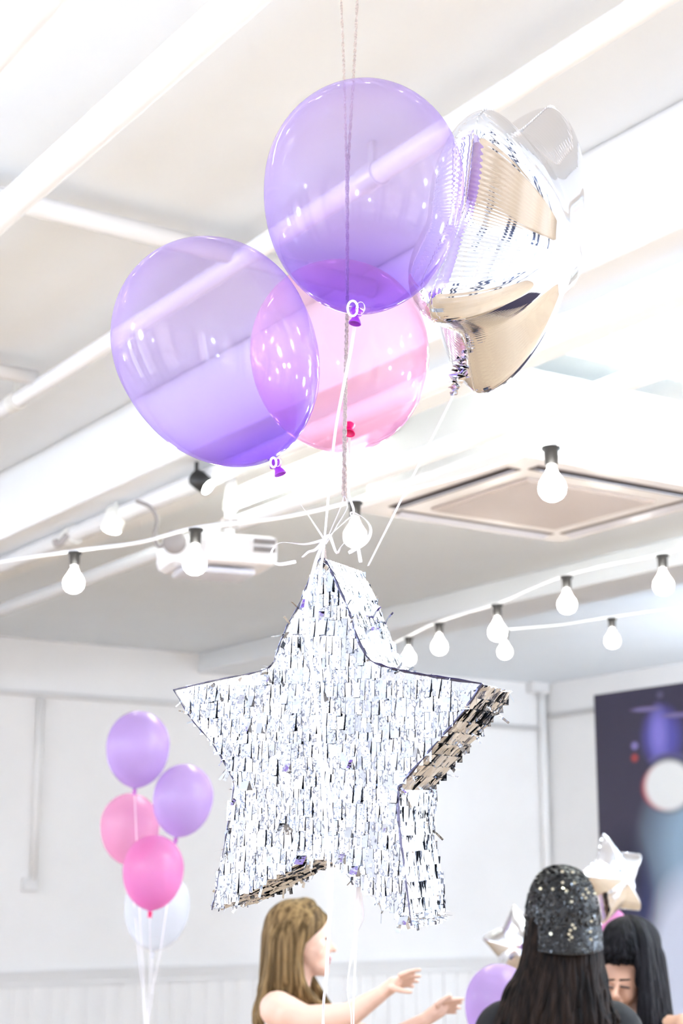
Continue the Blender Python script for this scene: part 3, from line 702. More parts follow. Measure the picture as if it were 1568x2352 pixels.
# little bow round the knots
def curls(name, c, r, label):
    bm = bmesh.new()
    for (dx, dy, rr, ph) in ((-.5, .1, 1, 0), (.6, .1, .9, 1.2)):
        pts = []
        for i in range(13):
            a = 2*PI*i/12; pts.append(c+RT*(dx*r+rr*r*.72*math.cos(a))+UP*(dy*r+rr*r*math.sin(a))-FW*(.012+.004*math.sin(a+ph)))
        b2 = ribbon_bm(pts, .0035, ph, ph+.8, 4); me = bpy.data.meshes.new('t'); b2.to_mesh(me); b2.free(); bm.from_mesh(me)
    return tag(link('ribbon_curl', bm, M['ribbon']), label, 'ribbon', 'curled ribbon tied at the balloon knots')
curls('curl', k1+UP*.002, .0095, 'curled white ribbon tied round the tall purple balloon knot')
curls('curl', k2+UP*-.001, .0055, 'curled white ribbon tied round the left purple balloon knot')
curls('curl', Q(800, 1000, 2.42), .006, 'small curl of ribbon beside the pink balloon knot')
# long ribbons in front of the star and below it
HF = 2.13
ribbon('long white ribbon hanging down in front of the star face', [KN, Q(722, 1300, HF+.04), Q(702, 1400, HF), Q(712, 1500, HF), Q(730, 1660, HF), Q(742, 1800, HF), Q(750, 1920, HF), Q(756, 2030, HF), Q(754, 2140, HF), Q(748, 2240, HF), Q(742, 2330, HF), Q(738, 2420, HF)], .0048, .1, 1.2)
ribbon('second long white ribbon hanging close beside the first below the star', [KN, Q(728, 1400, HF), Q(738, 1560, HF-.005), Q(748, 1740, HF-.005), Q(764, 1890, HF-.005), Q(764, 2050, HF-.005), Q(757, 2150, HF-.005), Q(753, 2240, HF), Q(742, 2300, HF), Q(746, 2420, HF)], .0040, .4, 2.2)
HB = HS+.10
ribbon('white ribbon hanging from behind the star, twisting near the girl', [Q(824, 2010, HB), Q(820, 2080, HB), Q(815, 2150, HB), Q(803, 2220, HB), Q(797, 2280, HB), Q(806, 2330, HB), Q(806, 2420, HB)], .0052, .2, 2.0)
ribbon('white ribbon hanging from behind the star down past the arm of the girl', [Q(828, 2010, HB+.01), Q(819, 2110, HB+.01), Q(816, 2200, HB+.01), Q(812, 2290, HB+.01), Q(812, 2420, HB+.01)], .0046, .1, 1.4)
ribbon('short white ribbon end bending below the right leg of the star', [Q(826, 2040, HB-.01), Q(832, 2080, HB-.01), Q(834, 2110, HB-.01), Q(823, 2138, HB-.01)], .0040, .4, 1.6)
# twine from the ceiling
HR = 2.31
def twine(pts, r):
    bm = bmesh.new(); C = catmull(pts, 40)
    for ph in (0, PI):
        q = []
        for i, p in enumerate(C): a = i*.75+ph; q.append(p+RT*math.cos(a)*r*.55+FW*math.sin(a)*r*.55)
        tube(bm, q, r*.62, 6)
    return bm
def topz(px, py): 
    p = Q(px, py, HR); return Vector((p.x, p.y, ZC))
tw = thing('hanging_twine', 'doubled beige twine hanging from the ceiling, passing behind the tall purple balloon', 'twine', Q(791, 1135, HR))
a0 = Q(783, 0, HR); b0 = Q(820, 0, HR)
bm = twine([Vector((a0.x-.02*RT.x, a0.y-.02*RT.y, ZC)), a0, Q(790, 183, HR), Q(795, 400, HR), Q(796, 650, HR), Q(793, 800, HR), Q(790, 960, HR), Q(787, 1134, HR)], .0021); link('left_strand', bm, M['twine'], tw)
bm = twine([Vector((b0.x+.02*RT.x, b0.y+.02*RT.y, ZC)), b0, Q(811, 183, HR), Q(799, 400, HR+.004), Q(798, 650, HR+.004), Q(796, 800, HR+.004), Q(793, 960, HR), Q(793, 1134, HR), Q(790, 1139, HR), Q(787, 1134, HR)], .0023); link('right_strand', bm, M['twine'], tw)
bm = bmesh.new(); tube(bm, catmull([Q(790, 1137, HR), Q(782, 1165, 2.29), Q(765, 1205, 2.25), Q(747, 1248, HS)]), .0007, 6); tube(bm, catmull([Q(791, 1137, HR), Q(797, 1165, 2.29), Q(775, 1205, 2.25), Q(748, 1250, HS)]), .0007, 6)
link('thread', bm, M['ribbon'], tw)

# ------------------------------------------------------------------ far cluster of small balloons on the left
g = 'small balloons floating at the left by the far wall'
HC = 6.0
ks = []
def small(px, py, wpx, dx, hd, ml, mk, label, fwd=0): 
    ks.append(balloon(label, Q(px, py, hd), wpx/2*mpp(hd)*1.02, axis_img(dx, 1, fwd), ml, mk, g, down=1.34))
small(317, 1712, 141, .05, 6.0, M['purple2'], M['knotlilac'], 'small purple balloon at the top of the cluster')
small(421, 1830, 133, .16, 6.0, M['purple2'], M['knotlilac'], 'small purple balloon at the right of the cluster')
small(298, 1896, 130, -.04, 6.2, M['pink2'], M['knotpink'], 'pale pink small balloon at the left of the cluster')
small(352, 1995, 134, .05, 5.9, M['hotpink'], M['knotpink'], 'hot pink small balloon at the cluster bottom in front of the white one')
small(361, 2080, 142, .08, 6.3, M['white2'], M['knotwhite'], 'white small balloon lowest of the cluster, behind the hot pink one')
tie = Q(335, 2420, 6.1)
for i, (k, lab) in enumerate(zip(ks, ('upper purple', 'right purple', 'pale pink', 'hot pink', 'white'))):
    mid = k.lerp(tie, .5); mid.z = k.z*.5+tie.z*.5
    z = 0.02
    end = Vector((tie.x+.01*i, tie.y, .10))
    bm = bmesh.new(); tube(bm, catmull([k, k.lerp(tie, .45)+FW*(.0+.02*i), tie, end]), .0015, 6)
    tag(link('balloon_string', bm, M['ribbon'], smooth=True), 'thin pale string under the %s balloon of the left cluster' % lab, 'string')
bm = bmesh.new(); lathe(bm, [(0, 0), (.06, 0), (.065, .02), (.045, .09), (.05, .11), (0, .11)], (tie.x+.02, tie.y, 0), UP, 24); tag(link('balloon_weight', bm, M['foilfar'], smooth=True), 'balloon weight on the floor under the left cluster', 'balloon weight')

# ------------------------------------------------------------------ backdrop with printed picture
bp = onZ  # corner
XBk = 8.06
tl = onX(1368, 1597, XBk); W_ = 4.4
m, N, L, P = mat('printed_backdrop')
tc = N.new('ShaderNodeTexCoord'); sx = N.new('ShaderNodeSeparateXYZ'); L.new(tc.outputs['Object'], sx.inputs[0])
def mth(op, a, b=None, c=None, clamp=False):
    n = N.new('ShaderNodeMath'); n.operation = op; n.use_clamp = clamp
    for i, v in enumerate((a, b, c)):
        if v is None: continue
        if hasattr(v, 'is_output'): L.new(v, n.inputs[i])
        else: n.inputs[i].default_value = v
    return n.outputs[0]
Y_, Z_ = sx.outputs['Y'], sx.outputs['Z']
def uvat(px, py): p = onX(px, py, XBk-.02); return p.y, p.z
def disc(px, py, rx, ry, soft, rot=0):          # 1 inside an ellipse given in metres
    y, z = uvat(px, py); rx = abs(uvat(px+rx, py)[0]-y); ry = abs(uvat(px, py+ry)[1]-z); dy = mth('SUBTRACT', Y_, y); dz = mth('SUBTRACT', Z_, z)
    if rot:
        c, s = math.cos(rot), math.sin(rot)
        dy, dz = mth('ADD', mth('MULTIPLY', dy, c), mth('MULTIPLY', dz, s)), mth('SUBTRACT', mth('MULTIPLY', dz, c), mth('MULTIPLY', dy, s))
    d = mth('SQRT', mth('ADD', mth('POWER', mth('ABSOLUTE', mth('DIVIDE', dy, rx)), 2), mth('POWER', mth('ABSOLUTE', mth('DIVIDE', dz, ry)), 2)))
    return mth('MULTIPLY_ADD', d, -1/soft, (1+soft/2)/soft, clamp=True)
cur = None
def layer(fac, col):
    global cur
    n = N.new('ShaderNodeMix'); n.data_type = 'RGBA'; L.new(fac, n.inputs['Factor']); n.inputs['B'].default_value = (*col, 1)
    if cur is None: n.inputs['A'].default_value = (.042, .036, .072, 1)
    else: L.new(cur, n.inputs['A'])
    cur = n.outputs['Result']
layer(disc(1650, 1950, 165, 190, .7), (.30, .43, .58))
layer(disc(1610, 2240, 130, 230, .45), (.66, .70, .86))
layer(disc(1470, 2060, 26, 75, 1.3), (.03, .04, .16))
layer(disc(1440, 2010, 40, 90, 1.0), (.015, .015, .045))
layer(disc(1520, 1692, 42, 62, .7), (.10, .09, .42))
layer(disc(1512, 1685, 18, 50, 1.2), (.24, .21, .68))
layer(disc(1530, 1745, 34, 14, .8), (.18, .16, .42))
layer(disc(1535, 1800, 60, 66, .3), (.025, .025, .06))
layer(disc(1521, 1808, 49, 52, .22), (.45, .08, .10))
layer(disc(1535, 1804, 55, 58, .28), (.86, .87, .88))
layer(disc(1457, 1713, 8, 9, .7), (.24, .20, .50)); layer(disc(1457, 1741, 8, 9, .7), (.40, .06, .06))
layer(disc(1515, 1596, 8, 8, .7), (.10, .09, .18))
layer(disc(1482, 1629, 32, 6, .6, R(2)), (.20, .16, .36)); layer(disc(1556, 1642, 36, 6, .6, R(2)), (.20, .16, .36))
L.new(cur, P.inputs['Base Color']); P.inputs['Roughness'].default_value = .35
t = thing('backdrop_panel', 'tall dark blue printed backdrop with a white disc, standing at the right edge', 'backdrop', (XBk, tl.y-W_/2, 0))
bm = bmesh.new(); box(bm, (XBk-.02, tl.y-W_, .08), (XBk+.0, tl.y, tl.z)); link('printed_sheet', bm, m, t)
bm = bmesh.new(); box(bm, (XBk+.0, tl.y-W_, .0), (XBk+.03, tl.y+.015, tl.z)); box(bm, (XBk-.15, tl.y-W_, 0), (XBk+.15, tl.y-W_+.05, .04)); box(bm, (XBk-.15, tl.y-.05, 0), (XBk+.15, tl.y, .04)); link('frame', bm, M['trim'], t)

# ------------------------------------------------------------------ foil balloons by the girls
def rotface(yaw, roll, pitch=0):
    return basis @ (Matrix.Rotation(yaw, 3, 'Z') @ Matrix.Rotation(pitch, 3, 'X') @ Matrix.Rotation(roll, 3, 'Y'))
gg = 'silver foil star balloons behind the girls'
c_a = Q(1408, 2020, 5.4)
foil_star('foil_star_balloon', 'silver foil star balloon between the cap and the dark backdrop', c_a, rotface(R(35), R(-14)), .150, .055, NA=300, NR=16, m=M['foilfar'], group=gg)
foil_star('foil_star_balloon', 'silver foil star balloon at the left shoulder of the girl in the cap', Q(1192, 2175, 5.3), rotface(R(-30), R(-6)), .130, .050, NA=300, NR=16, m=M['foilfar'], group=gg)
balloon('purple balloon low beside the girl in the sequined cap', Q(1145, 2300, 4.9), 74*mpp(4.9), axis_img(.12, 1), M['purple2'], M['knotlilac'], None)
balloon('magenta balloon glimpsed between the cap and the black haired head', Q(1400, 2130, 5.7), 40*mpp(5.7), axis_img(.1, 1), M['hotpink'], M['knotpink'], None)
for (px, py, hd, lab) in ((1408, 2130, 5.4, 'thin string under the silver foil star near the backdrop'), (1192, 2270, 5.3, 'thin string under the silver foil star beside the cap girl'), (1148, 2380, 4.9, 'thin string under the low purple balloon'), (1400, 2180, 5.7, 'thin string under the half hidden magenta balloon')):
    p = Q(px, py, hd); bm = bmesh.new(); tube(bm, [p, (p.x, p.y, 0.001)], .0015, 6); tag(link('balloon_string', bm, M['ribbon']), lab, 'string')

# ------------------------------------------------------------------ people
def remesh(bm, name, m, parent, vox=.006, smooth=6, paint=None):
    me = bpy.data.meshes.new(name); bm.to_mesh(me); bm.free()
    o = bpy.data.objects.new(name, me); COL.objects.link(o)
    rm = o.modifiers.new('r', 'REMESH'); rm.mode = 'VOXEL'; rm.voxel_size = vox; rm.use_smooth_shade = True
    sm = o.modifiers.new('s', 'SMOOTH'); sm.iterations = smooth; sm.factor = .5
    dg = bpy.context.evaluated_depsgraph_get(); me2 = bpy.data.meshes.new_from_object(o.evaluated_get(dg)); bpy.data.objects.remove(o)
    me2.name = name; o = bpy.data.objects.new(name, me2); COL.objects.link(o)
    me2.materials.clear(); me2.materials.append(m)
    for p in me2.polygons: p.use_smooth = True
    if parent: o.parent = parent; o.matrix_parent_inverse = Matrix.Translation(-parent.location)
    return o
def qbasis(rx, fz):      # rotation whose x axis is rx, z axis is fz
    x = rx.normalized(); z = (fz-x*fz.dot(x)).normalized(); y = z.cross(x)
    return Matrix((x, y, z)).transposed().to_quaternion()
def lower_body(bm, base, side, fwd, zsh):
    """torso, hips and legs for a standing figure. base: point on floor between the feet, zsh: shoulder height"""
    k = zsh/1.25; up = UP
    def P(s, f, z): return base+side*s+fwd*f+up*z
    q = qbasis(side, up)
    ell(bm, P(0, 0, zsh-.13*k), (.135*k, .085*k, .15*k), q); ell(bm, P(0, 0, zsh-.32*k), (.115*k, .080*k, .15*k), q); ell(bm, P(0, -.01, zsh-.48*k), (.14*k, .10*k, .12*k), q)
    cap(bm, P(-.14*k, 0, zsh-.035), P(.14*k, 0, zsh-.035), .048*k, .048*k)
    for s in (-1, 1):
        cap(bm, P(s*.075*k, 0, zsh-.50*k), P(s*.085*k, .02, .42*k), .075*k, .052*k); cap(bm, P(s*.085*k, .02, .42*k), P(s*.09*k, -.01, .08), .050*k, .034*k)
        cap(bm, P(s*.09*k, -.02, .038), P(s*.10*k, .13*k, .030), .038, .028)
def finger(bm, p, d, bend, L, r):
    a = Vector(p); dd = Vector(d).normalized(); b = Vector(bend)
    for i, f in enumerate((.45, .32, .23)):
        c = a+dd*L*f; cap(bm, a, c, r*(1-.10*i), r*(.92-.10*i), 10); a = c; dd = (dd+b*.28).normalized()
def lock_hair(name, m, parent, guides, N_, r, rootspread=0, seed=1, jit=.006, nose=0):
    """guides: list of (t, [points]) with equal point counts; locks are interpolated between them"""
    rr = random.Random(seed); bm = bmesh.new()
    for i in range(N_):
        t = (i+rr.random())/N_; 
        for (ta, A), (tb, B_) in zip(guides, guides[1:]):
            if ta <= t <= tb: k = (t-ta)/(tb-ta); pts = [a.lerp(b, k) for a, b in zip(A, B_)]; break
        lay = rr.random(); n = len(pts)
        q = []; ph = rr.uniform(0, 6)
        for j, p in enumerate(pts):
            f = j/(n-1); q.append(p+Vector((rr.gauss(0, jit), rr.gauss(0, jit), rr.gauss(0, jit*.5)))*f+RT*.005*math.sin(ph+f*7)*f)
        if rr.random() < .5: q[-1] = q[-1].lerp(q[-2], rr.random()*.8)
        C = catmull(q, 5); mm = len(C); rl = r*rr.uniform(.6, 1.3)
        tube(bm, C, [rl*(.55+.6*math.sin(PI*min(1, .25+.6*j/mm)))*(1 if j < mm*.8 else max(.15, 1-(j-mm*.8)/(mm*.22))) for j in range(mm)], 6)
    return link(name, bm, m, parent, True)

# --- girl with brown hair, profile to the right, arms stretched out
G = 4.7
def g1(px, py, off=0): return Q(px, py, G+off)
base = g1(660, 2300); base = Vector((base.x, base.y, 0))
P1 = thing('person', 'girl with long brown hair in profile, arms stretched out, striped top', 'person', base)
side = FW; fw = RT                # she faces picture right
zsh = g1(650, 2290).z
bm = bmesh.new()
lower_body(bm, base, side, fw, zsh)
qh = qbasis(RT, UP)
m_ = mpp(G)*1.02
ell(bm, g1(690, 2143), (.083, .070, .083), qh, 28)                        # cranium
ell(bm, g1(712, 2180), (.055, .056, .060), qh)                             # face
ell(bm, g1(728, 2212), (.034, .040, .034), qh)                             # jaw
cap(bm, g1(715, 2226), g1(745, 2231), .018, .014)                          # chin
cap(bm, g1(748, 2142), g1(752, 2160), .010, .008); cap(bm, g1(751, 2158), g1(767, 2180), .007, .0095)   # brow, nose
cap(bm, g1(757, 2181, -.007), g1(757, 2181, .007), .007, .007)
cap(bm, g1(753, 2202, -.010), g1(753, 2202, .010), .007, .007); cap(bm, g1(751, 2211, -.008), g1(751, 2211, .008), .007, .007)
cap(bm, g1(690, 2200), g1(668, 2290), .042, .048)                          # neck
cap(bm, g1(735, 2170, -.035), g1(728, 2185, -.035), .018, .020)            # cheek
ell(bm, g1(681, 2180, -.068), (.013, .008, .022), qh)                      # ear
# near arm
S0 = g1(637, 2318, -.13); E0 = g1(800, 2332, -.16); W0 = g1(872, 2285, -.14)
cap(bm, S0, g1(700, 2345, -.15), .050, .042); cap(bm, g1(700, 2345, -.15), E0, .042, .033); cap(bm, E0, W0, .034, .021)
Pm = g1(905, 2260, -.13); q = qbasis((Pm-W0).normalized(), UP)
ell(bm, W0.lerp(Pm, .75), (.040, .024, .016), qbasis((Pm-W0), UP)); cap(bm, W0, Pm, .019, .020)
for (tx, ty, bx, by, dz, Lf) in ((962, 2223, 918, 2240, -.02, .066), (963, 2238, 922, 2248, -.005, .070), (958, 2250, 922, 2256, .01, .066), (948, 2262, 918, 2264, .022, .054)):
    a = g1(bx, by, -.13+dz); b = g1(tx, ty, -.13+dz); finger(bm, a, (b-a), -UP*.5, (b-a).length*1.02, .0080)
a = g1(898, 2268, -.165); b = g1(955, 2268, -.17); finger(bm, a, g1(930, 2278, -.17)-a, (RT+UP*.3)*.6, .055, .0090)
# far arm, reaching lower and further right
S1 = g1(650, 2318, .13); E1 = g1(880, 2400, .05); W1 = g1(972, 2345, -.02)
cap(bm, S1, E1, .050, .034); cap(bm, E1, W1, .034, .021)
Pm1 = g1(1010, 2318, -.02); cap(bm, W1, Pm1, .019, .022); ell(bm, W1.lerp(Pm1, .8), (.040, .024, .017), qbasis(Pm1-W1, UP))
for (tx, ty, bx, by, dz) in ((1062, 2291, 1022, 2300, -.02), (1058, 2300, 1024, 2308, -.004), (1056, 2312, 1024, 2316, .010), (1046, 2323, 1018, 2324, .022)):
    a = g1(bx, by, -.02+dz); b = g1(tx, ty, -.02+dz); finger(bm, a, (b-a), -UP*.4, (b-a).length*1.02, .0080)
a = g1(1003, 2308, -.05); finger(bm, a, g1(1028, 2288, -.05)-a, RT*.5, .045, .0088)
body = remesh(bm, 'body', M['skin'], P1, .0045, 5)
# clothing: striped top and shorts as shells
m, N, L, Pn = mat('striped_jersey'); tc = N.new('ShaderNodeTexCoord'); wv = N.new('ShaderNodeTexWave'); wv.bands_direction = 'Z'; wv.inputs['Scale'].default_value = 12; wv.inputs['Distortion'].default_value = .4
rp = N.new('ShaderNodeValToRGB'); rp.color_ramp.interpolation = 'CONSTANT'; rp.color_ramp.elements[0].color = (.82, .80, .84, 1); rp.color_ramp.elements[1].position = .62; rp.color_ramp.elements[1].color = (.22, .18, .38, 1)
L.new(tc.outputs['Object'], wv.inputs['Vector']); L.new(wv.outputs['Fac'], rp.inputs[0]); L.new(rp.outputs[0], Pn.inputs['Base Color']); Pn.inputs['Roughness'].default_value = .8
M['stripe'] = m
def torso_shell(base, side, fwd, zsh, m, parent, name, grow=.012, top=True, sleeves=0, vox=.008):
    k = zsh/1.25; bm = bmesh.new()
    def P(s, f, z): return base+side*s+fwd*f+UP*z
    q = qbasis(side, UP); g_ = grow
    ell(bm, P(0, 0, zsh-.14*k), (.135*k+g_, .085*k+g_, .14*k+g_), q); ell(bm, P(0, 0, zsh-.32*k), (.118*k+g_, .083*k+g_, .16*k), q); ell(bm, P(0, -.005, zsh-.44*k), (.142*k+g_, .10*k+g_, .10*k), q)
    if sleeves:
        cap(bm, P(-.14*k, 0, zsh-.03), P(.14*k, 0, zsh-.03), .050*k+g_, .050*k+g_)
        for s in (-1, 1): cap(bm, P(s*.15*k, 0, zsh-.04), P(s*.20*k, .02, zsh-sleeves), .052*k+g_, .045*k+g_)
    return remesh(bm, name, m, parent, vox, 6)
def shorts(base, side, fwd, zsh, m, parent, name, zlow):
    k = zsh/1.25; bm = bmesh.new()
    def P(s, f, z): return base+side*s+fwd*f+UP*z
    ell(bm, P(0, -.01, zsh-.50*k), (.15*k, .112*k, .11*k), qbasis(side, UP))
    for s in (-1, 1): cap(bm, P(s*.075*k, 0, zsh-.52*k), P(s*.085*k, .015, zlow), .085*k, .070*k)
    return remesh(bm, name, m, parent, .009, 5)
torso_shell(base, side, fw, zsh, M['stripe'], P1, 'striped_top'); shorts(base, side, fw, zsh, M['denim'], P1, 'shorts', .55)
# strap and face details
for off in (-.030, .030):
    bm = bmesh.new(); ell(bm, g1(745, 2156, off), (.010, .006, .005), qh); link('eye', bm, M['eye'], P1, True)
bm = bmesh.new(); cap(bm, g1(740, 2146, -.036), g1(750, 2144, -.022), .003, .003, 8); link('eyebrow', bm, M['hairbrown'], P1, True)
bm = bmesh.new(); cap(bm, g1(755, 2202, -.010), g1(755, 2202, .010), .0068, .0068); cap(bm, g1(753, 2210, -.008), g1(753, 2210, .008), .0068, .0068); link('lips', bm, M['lips'], P1, True)
# hair: solid under-volume plus locks
bm = bmesh.new(); ell(bm, g1(676, 2132, 0), (.090, .082, .084), qh, 28); cap(bm, g1(655, 2150), g1(640, 2290), .070, .060); cap(bm, g1(700, 2100), g1(728, 2122), .05, .022)
cap(bm, g1(630, 2270, .03), g1(612, 2380, .03), .045, .030)
o = remesh(bm, 'hair', M['hairbrown'], P1, .008, 5)
def gl(L_, off): return [g1(x, y, o_) for (x, y), o_ in zip(L_, off)]
gA = gl([(750,2106),(734,2128),(706,2150),(684,2180),(684,2235),(718,2290),(748,2315),(786,2332)], [-.02,-.05,-.072,-.085,-.09,-.075,-.06,-.05])
gA2 = gl([(730,2086),(712,2110),(694,2145),(684,2185),(680,2240),(690,2280),(700,2300),(716,2318)], [-.03,-.07,-.088,-.092,-.095,-.08,-.06,-.04])
gB = gl([(700,2078),(672,2110),(655,2150),(652,2200),(655,2250),(655,2290),(660,2305),(668,2320)], [-.02,-.07,-.095,-.098,-.095,-.08,-.05,-.02])
gC = gl([(670,2084),(640,2115),(625,2160),(620,2220),(612,2270),(604,2310),(600,2345),(596,2400)], [-.01,-.05,-.075,-.08,-.08,-.08,-.08,-.07])
gD = gl([(660,2090),(630,2115),(614,2165),(608,2220),(600,2275),(594,2310),(590,2345),(588,2400)], [.01,.0,0,0,0,0,0,0])
gE = gl([(680,2080),(650,2112),(632,2160),(628,2220),(622,2270),(616,2310),(612,2345),(610,2400)], [.02,.05,.075,.08,.08,.08,.08,.08])
gF = gl([(746,2104),(728,2130),(705,2155),(700,2195),(715,2240),(745,2285),(765,2310),(782,2325)], [.02,.05,.065,.075,.08,.06,.04,.02])
lock_hair('hair_locks', M['hairbrown'], P1, [(0, gA), (.12, gA2), (.3, gB), (.55, gC), (.72, gD), (.86, gE), (1, gF)], 230, .0075, seed=4, jit=.007)

# --- girl seen from behind in a black sequined cap
G2 = 4.3
def g2(px, py, off=0): return Q(px, py, G2+off)
base2 = g2(1282, 2330); base2 = Vector((base2.x, base2.y, 0))
P2 = thing('person', 'girl seen from behind in a black sequined cap with long dark hair', 'person', base2)
bm = bmesh.new(); zs2 = g2(1290, 2328).z
lower_body(bm, base2, RT, FW, zs2)
ell(bm, g2(1291, 2105), (.080, .095, .105), qh, 28); ell(bm, g2(1291, 2175, .03), (.062, .075, .080), qh); cap(bm, g2(1290, 2210, .04), g2(1290, 2225, .085), .025, .02)
cap(bm, g2(1291, 2200), g2(1291, 2300), .05, .055)
for s in (-1, 1):
    ell(bm, g2(1291+s*72, 2150), (.010, .018, .028), qh)
    a = base2+RT*s*.15+UP*(zs2-.04); b = base2+RT*s*.21+UP*(zs2-.30)+FW*.03; c = base2+RT*s*.20+UP*(zs2-.52)+FW*.09
    cap(bm, a, b, .046, .034); cap(bm, b, c, .034, .022); cap(bm, c, c-UP*.05, .02, .022); cap(bm, c-UP*.05+FW*.018, c-UP*.05-FW*.018, .016, .016)
    for k in range(4): finger(bm, c-UP*.06+FW*(k-1.5)*.016, -UP+FW*.1, -RT*s*.5, .066, .0075)
    finger(bm, c-UP*.02+FW*.025, -UP*.7+FW*.6, -UP*.4, .05, .0085)
remesh(bm, 'body', M['skin2'], P2, .0055, 5)
torso_shell(base2, RT, FW, zs2, M['blacktee'], P2, 'black_top', .016, sleeves=.16); shorts(base2, RT, FW, zs2, M['denim'], P2, 'jeans', .30)
bm = bmesh.new(); ell(bm, g2(1292, 2150, .0), (.084, .088, .10), qh, 24); cap(bm, g2(1290, 2190, -.02), g2(1270, 2420, -.05), .085, .095)
remesh(bm, 'hair', M['hairblack'], P2, .009, 5)
def gl2(L_, off): return [g2(x, y, o_) for (x, y), o_ in zip(L_, off)]
hA = gl2([(1372,2100),(1376,2150),(1380,2200),(1388,2245),(1396,2275),(1404,2310),(1412,2330),(1418,2352)], [.04,.05,.04,.0,-.02,-.05,-.07,-.08])
hB = gl2([(1350,2110),(1352,2160),(1354,2210),(1356,2260),(1358,2300),(1362,2350),(1366,2390),(1370,2440)], [-.06,-.08,-.10,-.11,-.12,-.13,-.13,-.13])
hC = gl2([(1290,2110),(1288,2160),(1284,2210),(1278,2260),(1270,2300),(1262,2350),(1256,2400),(1250,2460)], [-.09,-.11,-.125,-.135,-.14,-.145,-.145,-.145])
hD = gl2([(1225,2110),(1222,2160),(1216,2210),(1206,2255),(1192,2300),(1176,2345),(1165,2400),(1158,2450)], [-.05,-.08,-.10,-.115,-.125,-.13,-.13,-.13])
hE = gl2([(1212,2120),(1206,2160),(1200,2205),(1188,2240),(1166,2275),(1150,2320),(1142,2360),(1138,2420)], [.02,.02,.0,-.02,-.05,-.08,-.09,-.10])
lock_hair('hair_locks', M['hairblack'], P2, [(0, hA), (.22, hB), (.5, hC), (.8, hD), (1, hE)], 260, .0075, seed=9, jit=.006)
# cap
capn = bpy.data.objects.new('sequined_cap', None)
r_ = 79*mpp(G2)*1.02; cc = g2(1291, 2100); hh = 104*mpp(G2)
def dome(bm, grow=0, n=40, m2=18):
    rings = []
    for j in range(m2+1):
        f = j/m2; ang = f*PI/2; zz = math.sin(ang); rr = math.cos(ang)**.62
        rings.append([bm.verts.new(cc+UP*((hh+grow)*zz-.035*(1-f))+(RT*math.cos(2*PI*k/n)*(r_+grow)+FW*math.sin(2*PI*k/n)*(r_*1.18+grow))*max(rr, .001)) for k in range(n)])
    for a, b in zip(rings, rings[1:]):
        for k in range(n): bm.faces.new((a[k], a[(k+1) % n], b[(k+1) % n], b[k]))
    return rings
bm = bmesh.new(); dome(bm); lathe(bm, [(0, .004), (.008, .003), (.010, 0), (0, -.002)], cc+UP*(hh+.002), UP, 12)
hat = link('cap_crown', bm, M['capfabric'], P2, True)
so = hat.modifiers.new('s', 'SOLIDIFY'); so.thickness = .003
bm = bmesh.new(); n = 20; tops = []; rows = []
for j in range(9):
    f = j/8; row = []
    for i in range(n+1):
        a = PI+PI*i/n; wx = r_*(1.02+.01*f)
        x = math.cos(a); y = math.sin(a)
        # brim leaves the rim towards the camera and droops
        p = cc+RT*x*wx*(1-.02*f)+FW*(y*r_*1.18-.050*f*abs(y)**.7)+UP*(-.030-(.050+.014*abs(y))*f)
        row.append(bm.verts.new(p))
    rows.append(row)
for a, b in zip(rows, rows[1:]):
    for i in range(n): bm.faces.new((a[i], b[i], b[i+1], a[i+1]))
brim = link('cap_brim', bm, M['capfabric'], P2, True); so = brim.modifiers.new('s', 'SOLIDIFY'); so.thickness = .004
# sequins over crown and brim
M['sequin'] = simple('black_sequin', (.014, .014, .016), .25, metal=.35)
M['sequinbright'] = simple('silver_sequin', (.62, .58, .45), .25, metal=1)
def disc_bm(bm, c, n, r, k=8):
    u = n.orthogonal().normalized(); w = n.cross(u); bm.faces.new([bm.verts.new(c+(u*math.cos(2*PI*i/k)+w*math.sin(2*PI*i/k))*r) for i in range(k)])
rs_ = random.Random(5)
bmA = bmesh.new(); bmB = bmesh.new()
for i in range(2600):
    f = rs_.random()**1.0*.98; th = rs_.random()*2*PI; ang = f*PI/2; rr = math.cos(ang)**.62
    p = cc+UP*((hh+.003)*math.sin(ang)-.035*(1-f))+(RT*math.cos(th)*(r_+.003)+FW*math.sin(th)*(r_*1.18+.003))*rr
    n_ = (RT*math.cos(th)*rr+FW*math.sin(th)*rr+UP*math.sin(ang)**2*.9+Vector((rs_.gauss(0,.28), rs_.gauss(0,.28), rs_.gauss(0,.28)))).normalized()
    disc_bm(bmA, p+n_*.001, n_, .0042)
for i in range(1100):
    f = rs_.random(); a = PI+PI*rs_.random(); x = math.cos(a); y = math.sin(a)
    p = cc+RT*x*r_*1.02+FW*(y*r_*1.18-.050*f*abs(y)**.7-.003)+UP*(-.030-(.050+.014*abs(y))*f+.002)
    n_ = (RT*x+FW*(y*1.2)+UP*.55+Vector((rs_.gauss(0,.22), rs_.gauss(0,.22), rs_.gauss(0,.22)))).normalized()
    disc_bm(bmA, p+n_*.002, n_, .0040)
